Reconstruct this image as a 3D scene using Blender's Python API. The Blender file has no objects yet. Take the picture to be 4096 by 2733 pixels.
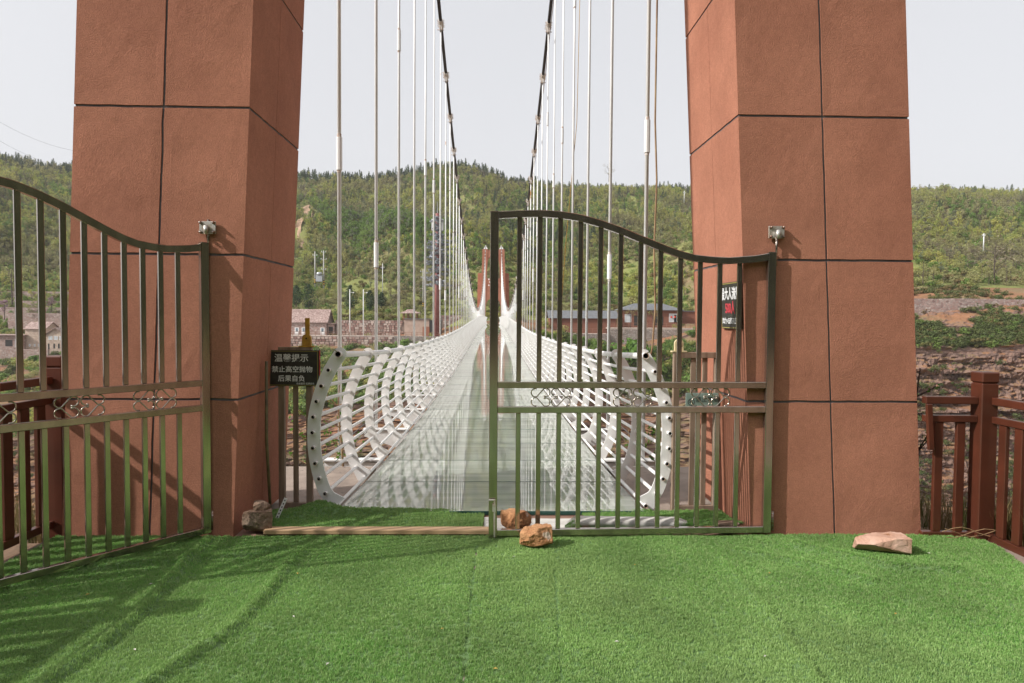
import bpy, bmesh, math, random
from mathutils import Vector, Matrix, noise
R = math.radians
rnd = random.Random(7)
scn = bpy.context.scene
COL = scn.collection

# ------------------------------------------------------------------ camera, sky, sun, exposure
cam_d = bpy.data.cameras.new('camera'); cam = bpy.data.objects.new('camera', cam_d); COL.objects.link(cam)
cam_d.lens = 24; cam_d.sensor_width = 36; cam_d.clip_start = 0.05; cam_d.clip_end = 5000
YAW, PITCH, ROLL = R(1.6), R(-2.06), R(0.4)
fw = Vector((math.sin(YAW)*math.cos(PITCH), math.cos(YAW)*math.cos(PITCH), math.sin(PITCH)))
rt = Vector((math.cos(YAW), -math.sin(YAW), 0)); up = rt.cross(fw)
r2 = rt*math.cos(ROLL)+up*math.sin(ROLL); u2 = up*math.cos(ROLL)-rt*math.sin(ROLL)
m = Matrix((r2, u2, -fw)).transposed().to_4x4(); m.translation = (0, 0, 1.6)
cam.matrix_world = m
scn.camera = cam

SUN_D = Vector((0.760, 0.262, -0.595)).normalized()      # direction the light travels
sun_el = math.asin(-SUN_D.z)
w = bpy.data.worlds.new('World'); scn.world = w; w.use_nodes = True
nt = w.node_tree; nt.nodes.clear()
sky = nt.nodes.new('ShaderNodeTexSky'); sky.sky_type = 'NISHITA'; sky.sun_disc = False
sky.sun_elevation = sun_el; sky.sun_rotation = math.atan2(-SUN_D.x, -SUN_D.y)
sky.air_density = 1.0; sky.dust_density = 6.0; sky.ozone_density = 1.0
hsv = nt.nodes.new('ShaderNodeHueSaturation'); hsv.inputs['Saturation'].default_value = 0.22
veil = nt.nodes.new('ShaderNodeMix'); veil.data_type = 'RGBA'        # thin even cloud veil over the whole sky
veil.inputs[0].default_value = 0.6; veil.inputs[7].default_value = (6.9, 6.95, 7.25, 1)
bg = nt.nodes.new('ShaderNodeBackground'); bg.inputs[1].default_value = 0.109
wo = nt.nodes.new('ShaderNodeOutputWorld')
nt.links.new(sky.outputs[0], hsv.inputs['Color']); nt.links.new(hsv.outputs[0], veil.inputs[6])
nt.links.new(veil.outputs[2], bg.inputs[0]); nt.links.new(bg.outputs[0], wo.inputs[0])
sd = bpy.data.lights.new('sun', 'SUN'); sd.energy = 3.3; sd.angle = R(0.8); sd.color = (1.0, 0.965, 0.92)
so = bpy.data.objects.new('sun', sd); COL.objects.link(so)
so.rotation_euler = SUN_D.to_track_quat('-Z', 'Y').to_euler(); so.location = (-60, -20, 60)
vs = scn.view_settings
vs.view_transform = 'Standard'; vs.look = 'None'; vs.gamma = 1; vs.exposure = 0.45; vs.use_curve_mapping = False
cy = scn.cycles
cy.use_denoising = True; cy.max_bounces = 7; cy.diffuse_bounces = 3; cy.glossy_bounces = 4; cy.transmission_bounces = 4
cy.transparent_max_bounces = 6; cy.volume_bounces = 0; cy.caustics_reflective = False; cy.caustics_refractive = False

# ------------------------------------------------------------------ materials
MATS = {}
def mat(name, col, rough=0.7, metal=0.0, col2=None, nscale=3.0, fac=0.5, bump=None, spec=0.5, rnd_fac=0.0, detail=5.0,
        spots=None, stretch=None, coat=0.0, band=(0.35, 0.65), bump2=None, grain=None):
    """principled material; colour mixes to col2 by world-space noise; spots = (colour, scale, threshold)"""
    mt = bpy.data.materials.new(name); mt.use_nodes = True
    t = mt.node_tree; b = t.nodes['Principled BSDF']; N = t.nodes.new; L = t.links.new
    b.inputs['Roughness'].default_value = rough; b.inputs['Metallic'].default_value = metal
    b.inputs['Specular IOR Level'].default_value = spec; b.inputs['Coat Weight'].default_value = coat
    geo = N('ShaderNodeNewGeometry'); pos = geo.outputs['Position']
    if stretch:
        mp = N('ShaderNodeMapping'); mp.inputs['Scale'].default_value = stretch; L(pos, mp.inputs[0]); pos = mp.outputs[0]
    def noi(sc, det=detail):
        n = N('ShaderNodeTexNoise'); n.inputs['Scale'].default_value = sc; n.inputs['Detail'].default_value = det; L(pos, n.inputs['Vector']); return n.outputs['Fac']
    def ramp(src, lo, hi):
        r = N('ShaderNodeMapRange'); r.inputs[1].default_value = lo; r.inputs[2].default_value = hi; L(src, r.inputs[0]); return r.outputs[0]
    def mix(f, a, bcol):
        mx = N('ShaderNodeMix'); mx.data_type = 'RGBA'
        if hasattr(f, 'is_linked') or not isinstance(f, (int, float)): L(f, mx.inputs[0])
        else: mx.inputs[0].default_value = f
        for sock, v in ((mx.inputs[6], a), (mx.inputs[7], bcol)):
            if isinstance(v, tuple): sock.default_value = v[:3]+(1,)
            else: L(v, sock)
        return mx.outputs[2]
    c = tuple(col)
    if col2 is not None:
        f = ramp(noi(nscale), *band)
        mu = N('ShaderNodeMath'); mu.operation = 'MULTIPLY'; mu.inputs[1].default_value = fac*2 if fac < .5 else 1; L(f, mu.inputs[0])
        c = mix(mu.outputs[0], c, tuple(col2))
    if spots:
        for sp in ([spots] if isinstance(spots[1], (int, float)) else spots):
            c = mix(ramp(noi(sp[1], 4), sp[2], sp[2]+0.04), c, tuple(sp[0]))
    if grain:
        for gs, ga in grain:
            hg = N('ShaderNodeHueSaturation'); vg = N('ShaderNodeMapRange'); vg.inputs[1].default_value = .32; vg.inputs[2].default_value = .68; vg.inputs[3].default_value = 1-ga; vg.inputs[4].default_value = 1+ga
            L(noi(gs, 3), vg.inputs[0]); L(vg.outputs[0], hg.inputs['Value'])
            if isinstance(c, tuple): hg.inputs['Color'].default_value = c[:3]+(1,)
            else: L(c, hg.inputs['Color'])
            c = hg.outputs[0]
    if rnd_fac:
        oi = N('ShaderNodeObjectInfo'); hs = N('ShaderNodeHueSaturation')
        v = N('ShaderNodeMapRange'); v.inputs[3].default_value = 1-rnd_fac; v.inputs[4].default_value = 1+rnd_fac
        L(oi.outputs['Random'], v.inputs[0]); L(v.outputs[0], hs.inputs['Value'])
        if isinstance(c, tuple): hs.inputs['Color'].default_value = c[:3]+(1,)
        else: L(c, hs.inputs['Color'])
        c = hs.outputs[0]
    if isinstance(c, tuple): b.inputs['Base Color'].default_value = c[:3]+(1,)
    else: L(c, b.inputs['Base Color'])
    last = None
    for bp in (bump, bump2):
        if bp:
            bn = N('ShaderNodeBump'); bn.inputs['Strength'].default_value = bp[1]; bn.inputs['Distance'].default_value = bp[2]
            L(noi(bp[0], 6), bn.inputs['Height'])
            if last: L(last, bn.inputs['Normal'])
            last = bn.outputs[0]
    if last: L(last, b.inputs['Normal'])
    MATS[name] = mt
    return mt

M = {}
M['stucco'] = mat('stucco', (0.425, 0.186, 0.119), 0.92, col2=(0.36, 0.152, 0.097), nscale=1.1, bump=(120, 0.65, 0.006), bump2=(11, 0.13, 0.014), grain=[(95, .12), (24, .06), (4, .05), (.7, .05)],
                  spots=[((0.60, 0.5, 0.44), 34, 0.765), ((0.30, 0.12, 0.075), 2.2, 0.72)], spec=0.15, rnd_fac=.035)
M['groove'] = mat('groove', (0.085, 0.075, 0.08), 0.8, col2=(0.13, 0.115, 0.115), nscale=9)
M['steel'] = mat('stainless_steel', (0.52, 0.46, 0.40), 0.17, 0.94, col2=(0.40, 0.35, 0.30), nscale=14, stretch=(1, 1, .15), bump=(5, 0.05, 0.02))
M['bolt'] = mat('rusty_bolt', (0.25, 0.13, 0.08), 0.35, 0.9, col2=(0.4, 0.36, 0.33), nscale=60)
M['plate'] = mat('hinge_plate', (0.58, 0.56, 0.52), 0.45, .6, col2=(0.40, 0.30, 0.20), nscale=22, fac=.35)
M['white'] = mat('white_paint', (0.86, 0.85, 0.83), 0.42, col2=(0.76, 0.74, 0.71), nscale=2.5, spots=((0.36, 0.17, 0.07), 5.0, 0.76), bump=(40, .05, .004), fac=.4)
M['hanger'] = mat('hanger_paint', (0.88, 0.88, 0.87), 0.38, col2=(0.80, 0.79, 0.77), nscale=2.0, stretch=(1, 1, .6), fac=.4,
                  spots=[((0.42, 0.22, 0.09), 2.6, 0.70), ((0.16, 0.08, 0.05), 7, 0.76)])
M['rust'] = mat('rusty_fitting', (0.40, 0.22, 0.12), 0.7, col2=(0.7, 0.66, 0.62), nscale=14)
M['clamp'] = mat('clamp_paint', (0.74, 0.72, 0.69), 0.45, col2=(0.5, 0.36, 0.26), nscale=9, fac=.3)
M['cable'] = mat('cable_sheath', (0.022, 0.023, 0.026), 0.45, col2=(0.04, 0.04, 0.045), nscale=6)
M['girder'] = mat('girder_paint', (0.42, 0.36, 0.31), 0.6, col2=(0.26, 0.17, 0.12), nscale=5)
M['brownwood'] = mat('brown_fence_paint', (0.105, 0.028, 0.014), 0.42, col2=(0.07, 0.02, 0.010), nscale=4, spots=((0.28, 0.16, 0.11), 30, 0.80), bump=(25, .1, .004), coat=.15)
M['greywood'] = mat('weathered_wood', (0.32, 0.235, 0.17), 0.8, col2=(0.20, 0.135, 0.09), nscale=6, stretch=(4, 4, .5), bump=(30, .3, .003))
M['plank'] = mat('fresh_plank', (0.52, 0.345, 0.20), 0.7, col2=(0.40, 0.25, 0.135), nscale=7, stretch=(.35, 6, 6), bump=(30, .2, .002))
M['signblack'] = mat('sign_black', (0.022, 0.021, 0.020), 0.35, col2=(0.04, 0.04, 0.035), nscale=20)
M['signgold'] = mat('sign_gold', (0.30, 0.25, 0.06), 0.5)
M['signwhite'] = mat('sign_white', (0.78, 0.78, 0.77), 0.6)
M['signred'] = mat('sign_red', (0.62, 0.06, 0.08), 0.5)
M['redtrim'] = mat('red_trim', (0.35, 0.02, 0.015), 0.5)
M['signteal'] = mat('sign_teal', (0.30, 0.40, 0.37), 0.35, col2=(0.20, 0.30, 0.25), nscale=9)
M['ink'] = mat('sign_ink', (0.03, 0.045, 0.05), 0.6)
M['yellowmetal'] = mat('yellow_metal', (0.55, 0.30, 0.035), 0.5, col2=(0.40, 0.20, 0.03), nscale=20)
M['creammetal'] = mat('cream_metal', (0.72, 0.60, 0.36), 0.5)
M['bamboo'] = mat('bamboo_stick', (0.16, 0.13, 0.055), 0.6, col2=(0.09, 0.07, 0.035), nscale=12)
M['perfstrip'] = mat('perforated_strip', (0.78, 0.77, 0.75), 0.4)
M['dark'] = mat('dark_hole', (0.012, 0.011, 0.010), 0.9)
M['stone_orange'] = mat('orange_sandstone', (0.50, 0.27, 0.135), 0.88, col2=(0.36, 0.165, 0.075), nscale=9, bump=(45, .9, .012), spots=((0.60, 0.47, 0.37), 8, 0.66), spec=.2, grain=[(60, .15)])
M['stone_grey'] = mat('brown_grey_stone', (0.26, 0.185, 0.135), 0.88, col2=(0.155, 0.095, 0.062), nscale=8, bump=(30, .6, .012), spec=.25)
M['stone_pink'] = mat('pink_sandstone', (0.58, 0.38, 0.29), 0.88, col2=(0.46, 0.27, 0.19), nscale=9, bump=(35, .5, .01), spots=((0.28, 0.14, 0.07), 9, 0.68), spec=.25)
M['turfback'] = mat('turf_backing', (0.62, 0.60, 0.55), 0.85, col2=(0.48, 0.46, 0.42), nscale=12, bump=(120, .4, .003))
M['concrete'] = mat('concrete', (0.34, 0.27, 0.22), 0.9, col2=(0.24, 0.19, 0.155), nscale=4, bump=(25, .5, .012), spots=((0.17, 0.14, 0.12), 16, 0.68))
M['redslab'] = mat('red_slab', (0.30, 0.175, 0.125), 0.85, col2=(0.22, 0.125, 0.09), nscale=5)
M['soil'] = mat('soil', (0.23, 0.14, 0.085), 0.95, col2=(0.15, 0.095, 0.055), nscale=3, bump=(14, .6, .03))
M['trackearth'] = mat('track_earth', (0.40, 0.26, 0.17), 0.95, col2=(0.30, 0.20, 0.12), nscale=.3)
M['wire'] = mat('wire', (0.10, 0.10, 0.10), 0.5)
M['oldrope'] = mat('old_cable', (0.40, 0.27, 0.14), 0.7, col2=(0.22, 0.12, 0.06), nscale=5)
M['leaf_litter'] = mat('leaf_litter', (0.42, 0.28, 0.06), 0.8)
M['paper'] = mat('paper_scrap', (0.5, 0.48, 0.42), 0.8)

# turf: fibres under tufts
def turf_material(name, c1, c2):
    return mat(name, c1, 0.8, col2=c2, nscale=1.1, bump=(170, .9, .01), spec=.2)
M['turf'] = turf_material('turf_sheet', (0.12, 0.22, 0.075), (0.15, 0.24, 0.095))

def leaf_mat(name, cols, rough=0.6, patch=None, pscale=0.02, sheen=0.0, trans=0.45, vary=0.2):
    """leaf colour varies per instance (object random) and in world-space patches"""
    mt = bpy.data.materials.new(name); mt.use_nodes = True
    t = mt.node_tree; b = t.nodes['Principled BSDF']; N = t.nodes.new; L = t.links.new
    oi = N('ShaderNodeObjectInfo'); cr = N('ShaderNodeValToRGB')
    els = cr.color_ramp.elements
    while len(els) < len(cols): els.new(0.5)
    for i, c in enumerate(cols): els[i].position = i/(len(cols)-1) if len(cols) > 1 else 0; els[i].color = c+(1,)
    L(oi.outputs['Random'], cr.inputs[0]); c = cr.outputs[0]
    geo = N('ShaderNodeNewGeometry')
    if patch:
        n = N('ShaderNodeTexNoise'); n.inputs['Scale'].default_value = pscale; n.inputs['Detail'].default_value = 3; L(geo.outputs['Position'], n.inputs['Vector'])
        r = N('ShaderNodeMapRange'); r.inputs[1].default_value = .42; r.inputs[2].default_value = .62; L(n.outputs['Fac'], r.inputs[0])
        mx = N('ShaderNodeMix'); mx.data_type = 'RGBA'; L(r.outputs[0], mx.inputs[0]); L(c, mx.inputs[6]); mx.inputs[7].default_value = patch+(1,); c = mx.outputs[2]
    n2 = N('ShaderNodeTexNoise'); n2.inputs['Scale'].default_value = 1.7; L(geo.outputs['Position'], n2.inputs['Vector'])
    hs = N('ShaderNodeHueSaturation'); v = N('ShaderNodeMapRange'); v.inputs[3].default_value = 1-vary; v.inputs[4].default_value = 1+vary
    v.inputs[1].default_value = .3; v.inputs[2].default_value = .7
    L(n2.outputs['Fac'], v.inputs[0]); L(v.outputs[0], hs.inputs['Value']); L(c, hs.inputs['Color'])
    L(hs.outputs[0], b.inputs['Base Color']); b.inputs['Roughness'].default_value = rough; b.inputs['Specular IOR Level'].default_value = .25
    if trans:
        tr = N('ShaderNodeBsdfTranslucent'); L(hs.outputs[0], tr.inputs[0]); ms = N('ShaderNodeMixShader'); ms.inputs[0].default_value = trans
        L(b.outputs[0], ms.inputs[1]); L(tr.outputs[0], ms.inputs[2]); L(ms.outputs[0], t.nodes['Material Output'].inputs[0])
    return mt
M['turfblade'] = leaf_mat('turf_blades', [(0.17, 0.37, 0.08), (0.24, 0.43, 0.115), (0.35, 0.48, 0.19), (0.21, 0.40, 0.10)], 0.5, patch=(0.34, 0.485, 0.175), pscale=.35, trans=.3, vary=.18)
M['leaf_spring'] = leaf_mat('spring_leaves', [(0.34, 0.37, 0.09), (0.43, 0.43, 0.10), (0.27, 0.34, 0.09), (0.48, 0.46, 0.13), (0.38, 0.345, 0.13)], patch=(0.33, 0.31, 0.15), pscale=.03)
M['leaf_green'] = leaf_mat('green_leaves', [(0.14, 0.24, 0.06), (0.19, 0.29, 0.065), (0.15, 0.23, 0.07)], patch=(0.22, 0.31, 0.08), pscale=.04)
M['leaf_dark'] = leaf_mat('dark_olive_leaves', [(0.10, 0.13, 0.04), (0.13, 0.15, 0.05), (0.09, 0.12, 0.04)], trans=.3)
M['leaf_silver'] = leaf_mat('silver_leaves', [(0.24, 0.27, 0.16), (0.20, 0.24, 0.14), (0.27, 0.285, 0.17)])
M['leaf_pine'] = leaf_mat('pine_needles', [(0.07, 0.10, 0.05), (0.09, 0.125, 0.06), (0.075, 0.105, 0.055)], trans=.1)
M['leaf_cypress'] = leaf_mat('cypress_leaves', [(0.04, 0.07, 0.028), (0.05, 0.085, 0.034)], trans=.1)
M['leaf_bare'] = leaf_mat('budding_twigs', [(0.24, 0.20, 0.13), (0.21, 0.18, 0.12), (0.26, 0.22, 0.13)], trans=.1)
M['leaf_dry'] = leaf_mat('dry_grass', [(0.24, 0.17, 0.08), (0.19, 0.15, 0.06), (0.15, 0.16, 0.05)], trans=.3)
M['leaf_fresh'] = leaf_mat('fresh_leaves', [(0.09, 0.19, 0.03), (0.12, 0.22, 0.035)], trans=.4)
M['blossom'] = leaf_mat('pink_blossom', [(0.36, 0.24, 0.27), (0.42, 0.30, 0.33), (0.30, 0.22, 0.22)], trans=.3)
M['leaf_grey'] = leaf_mat('grey_plastic_leaves', [(0.26, 0.28, 0.31), (0.36, 0.38, 0.40), (0.18, 0.19, 0.21)], trans=.0)
M['bark'] = mat('bark', (0.10, 0.075, 0.055), 0.9, col2=(0.06, 0.045, 0.035), nscale=6)
M['sapling'] = mat('sapling_bark', (0.055, 0.035, 0.028), 0.8)

# hillside ground and strata rock
def ground_mat(name, cols, rockcols, zscale):
    mt = bpy.data.materials.new(name); mt.use_nodes = True
    t = mt.node_tree; b = t.nodes['Principled BSDF']; N = t.nodes.new; L = t.links.new
    geo = N('ShaderNodeNewGeometry')
    def ramp(src, cl, pos=None):
        r = N('ShaderNodeValToRGB'); e = r.color_ramp.elements
        while len(e) < len(cl): e.new(.5)
        for i, c in enumerate(cl): e[i].position = pos[i] if pos else .25+.5*i/(len(cl)-1); e[i].color = c+(1,)
        L(src, r.inputs[0]); return r.outputs[0]
    def noi(sc, scale=None, det=6):
        n = N('ShaderNodeTexNoise'); n.inputs['Scale'].default_value = sc; n.inputs['Detail'].default_value = det; n.inputs['Roughness'].default_value = .6
        if scale:
            mp = N('ShaderNodeMapping'); mp.inputs['Scale'].default_value = scale; L(geo.outputs['Position'], mp.inputs[0]); L(mp.outputs[0], n.inputs['Vector'])
        else: L(geo.outputs['Position'], n.inputs['Vector'])
        return n.outputs['Fac']
    soil = ramp(noi(.12), cols)
    rock = ramp(noi(.7, (.25, .25, zscale)), rockcols)
    sep = N('ShaderNodeSeparateXYZ'); L(geo.outputs['True Normal'], sep.inputs[0])
    ab = N('ShaderNodeMath'); ab.operation = 'ABSOLUTE'; L(sep.outputs[2], ab.inputs[0])
    st = N('ShaderNodeMapRange'); st.inputs[1].default_value = .78; st.inputs[2].default_value = .62; L(ab.outputs[0], st.inputs[0])
    mx = N('ShaderNodeMix'); mx.data_type = 'RGBA'; L(st.outputs[0], mx.inputs[0]); L(soil, mx.inputs[6]); L(rock, mx.inputs[7])
    L(mx.outputs[2], b.inputs['Base Color']); b.inputs['Roughness'].default_value = .95; b.inputs['Specular IOR Level'].default_value = .1
    bn = N('ShaderNodeBump'); bn.inputs['Strength'].default_value = .8; bn.inputs['Distance'].default_value = .25; L(noi(1.6, (.6, .6, 2.2)), bn.inputs['Height']); L(bn.outputs[0], b.inputs['Normal'])
    return mt
ROCK = [(0.07, 0.046, 0.042), (0.16, 0.10, 0.082), (0.24, 0.155, 0.12), (0.13, 0.085, 0.072), (0.30, 0.205, 0.155)]
M['bank'] = ground_mat('bank_ground', [(0.13, 0.10, 0.055), (0.27, 0.135, 0.075), (0.20, 0.15, 0.085), (0.30, 0.20, 0.125)], ROCK, 3.0)
M['hill'] = ground_mat('hill_ground', [(0.16, 0.19, 0.055), (0.21, 0.22, 0.075), (0.17, 0.185, 0.065), (0.27, 0.22, 0.11)], [(0.20, 0.145, 0.08), (0.17, 0.14, 0.07), (0.26, 0.18, 0.11)], 1.0)

def masonry(name, cols, mortar, scale, depth=.04):
    mt = bpy.data.materials.new(name); mt.use_nodes = True
    t = mt.node_tree; b = t.nodes['Principled BSDF']; N = t.nodes.new; L = t.links.new
    geo = N('ShaderNodeNewGeometry'); mp = N('ShaderNodeMapping'); mp.inputs['Scale'].default_value = (scale, scale, scale*1.5); L(geo.outputs['Position'], mp.inputs[0])
    v = N('ShaderNodeTexVoronoi'); L(mp.outputs[0], v.inputs['Vector']); v.inputs['Scale'].default_value = 1
    v2 = N('ShaderNodeTexVoronoi'); v2.feature = 'DISTANCE_TO_EDGE'; L(mp.outputs[0], v2.inputs['Vector']); v2.inputs['Scale'].default_value = 1
    sep = N('ShaderNodeSeparateColor'); L(v.outputs['Color'], sep.inputs[0])
    r = N('ShaderNodeValToRGB'); e = r.color_ramp.elements
    while len(e) < len(cols): e.new(.5)
    for i, c in enumerate(cols): e[i].position = i/(len(cols)-1); e[i].color = c+(1,)
    L(sep.outputs[0], r.inputs[0])
    mr = N('ShaderNodeMapRange'); mr.inputs[1].default_value = .02; mr.inputs[2].default_value = .10; L(v2.outputs['Distance'], mr.inputs[0])
    mx = N('ShaderNodeMix'); mx.data_type = 'RGBA'; L(mr.outputs[0], mx.inputs[0]); mx.inputs[6].default_value = mortar+(1,); L(r.outputs[0], mx.inputs[7])
    L(mx.outputs[2], b.inputs['Base Color']); b.inputs['Roughness'].default_value = .9
    bn = N('ShaderNodeBump'); bn.inputs['Strength'].default_value = .9; bn.inputs['Distance'].default_value = depth; L(mr.outputs[0], bn.inputs['Height']); L(bn.outputs[0], b.inputs['Normal'])
    return mt
M['rubble'] = masonry('rubble_masonry', [(0.22, 0.13, 0.115), (0.42, 0.29, 0.25), (0.32, 0.19, 0.16), (0.50, 0.40, 0.35), (0.36, 0.25, 0.22)], (0.30, 0.24, 0.21), 1.9)
M['rubblegrey'] = masonry('grey_rubble_masonry', [(0.20, 0.17, 0.15), (0.38, 0.34, 0.31), (0.28, 0.22, 0.19), (0.44, 0.38, 0.34)], (0.16, 0.13, 0.11), 2.2)
M['ashlar'] = masonry('pale_ashlar', [(0.48, 0.37, 0.29), (0.56, 0.45, 0.36), (0.40, 0.29, 0.23)], (0.44, 0.34, 0.27), 1.6)
M['slateroof'] = masonry('stone_slate_roof', [(0.36, 0.25, 0.22), (0.46, 0.34, 0.30), (0.28, 0.19, 0.165)], (0.20, 0.13, 0.115), 1.5)
M['mortar'] = mat('mortar', (0.24, 0.185, 0.155), 0.95, col2=(0.17, 0.13, 0.11), nscale=1.5)
for nm_, c_ in (('a', (0.27, 0.155, 0.13)), ('b', (0.46, 0.33, 0.28)), ('c', (0.36, 0.22, 0.185)), ('d', (0.52, 0.42, 0.365)), ('e', (0.40, 0.29, 0.25))):
    M['stone'+nm_] = mat('wall_stone_'+nm_, c_, 0.9, rnd_fac=.12, bump=(4, .5, .05))
M['plaster'] = mat('pale_plaster', (0.48, 0.36, 0.29), 0.9, col2=(0.40, 0.29, 0.235), nscale=1.2)
M['brownclad'] = mat('brown_cladding', (0.22, 0.085, 0.05), 0.7, col2=(0.17, 0.065, 0.04), nscale=3, stretch=(.3, .3, 6))
M['darkroof'] = mat('dark_shingle_roof', (0.16, 0.165, 0.175), 0.8, col2=(0.12, 0.125, 0.13), nscale=2)
M['winwhite'] = mat('white_window_frame', (0.75, 0.75, 0.74), 0.5)
M['glasspane'] = mat('window_pane', (0.10, 0.13, 0.15), 0.08, col2=(0.2, 0.25, 0.28), nscale=.9, spec=.8)
M['palewin'] = mat('curtained_pane', (0.50, 0.53, 0.55), 0.3)
M['doorbrown'] = mat('brown_door', (0.30, 0.12, 0.07), 0.6)
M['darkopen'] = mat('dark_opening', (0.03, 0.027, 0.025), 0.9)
M['railbrown'] = mat('brown_railing', (0.26, 0.13, 0.085), 0.6)
M['pathpale'] = mat('pale_path', (0.46, 0.38, 0.32), 0.9, col2=(0.36, 0.29, 0.24), nscale=.6)
M['poleconc'] = mat('concrete_pole', (0.46, 0.45, 0.42), 0.8)
M['polewhite'] = mat('white_pole', (0.70, 0.70, 0.69), 0.5)
M['blackband'] = mat('black_band', (0.02, 0.02, 0.02), 0.6)
M['yellowband'] = mat('yellow_band', (0.62, 0.36, 0.03), 0.6)
M['mastred'] = mat('mast_red', (0.21, 0.055, 0.05), 0.6, col2=(0.30, 0.14, 0.13), nscale=2.5, stretch=(1, 1, .4))
M['metalgrey'] = mat('grey_metal', (0.42, 0.44, 0.45), 0.4, .4)
M['lantern'] = mat('red_lantern', (0.55, 0.05, 0.02), 0.6)

# laminated glass of the deck: pale, crosswise streaked milky body colour under a glossy surface
def deck_glass():
    mt = bpy.data.materials.new('milky_deck_glass'); mt.use_nodes = True
    t = mt.node_tree; b = t.nodes['Principled BSDF']; N = t.nodes.new; L = t.links.new
    geo = N('ShaderNodeNewGeometry'); oi = N('ShaderNodeObjectInfo')
    mp = N('ShaderNodeMapping'); mp.inputs['Scale'].default_value = (.35, 3.2, 1); L(geo.outputs['Position'], mp.inputs[0])
    n = N('ShaderNodeTexNoise'); n.inputs['Scale'].default_value = 2.2; n.inputs['Detail'].default_value = 7; n.inputs['Roughness'].default_value = .62; L(mp.outputs[0], n.inputs['Vector'])
    r = N('ShaderNodeValToRGB'); e = r.color_ramp.elements
    e[0].position = .3; e[0].color = (0.30, 0.335, 0.285, 1); e[1].position = .75; e[1].color = (0.48, 0.51, 0.455, 1)
    L(n.outputs['Fac'], r.inputs[0])
    hs = N('ShaderNodeHueSaturation'); mr = N('ShaderNodeMapRange'); mr.inputs[3].default_value = .9; mr.inputs[4].default_value = 1.12; L(oi.outputs['Random'], mr.inputs[0]); L(mr.outputs[0], hs.inputs['Value']); L(r.outputs[0], hs.inputs['Color'])
    L(hs.outputs[0], b.inputs['Base Color'])           # milky laminate: light spreads inside the sheet
    b.subsurface_method = 'BURLEY'; b.inputs['Subsurface Weight'].default_value = .9; b.inputs['Subsurface Radius'].default_value = (1, 1, 1); b.inputs['Subsurface Scale'].default_value = .22
    b.inputs['Roughness'].default_value = .015; b.inputs['IOR'].default_value = 2.7
    n2 = N('ShaderNodeTexNoise'); n2.inputs['Scale'].default_value = 1.3; n2.inputs['Detail'].default_value = 1; L(geo.outputs['Position'], n2.inputs['Vector'])
    bn = N('ShaderNodeBump'); bn.inputs['Strength'].default_value = .03; bn.inputs['Distance'].default_value = .01; L(n2.outputs['Fac'], bn.inputs['Height']); L(bn.outputs[0], b.inputs['Normal'])
    return mt
M['deckglass'] = deck_glass()
M['glassedge'] = mat('glass_edge', (0.02, 0.075, 0.06), 0.15, spec=.8)

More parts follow.
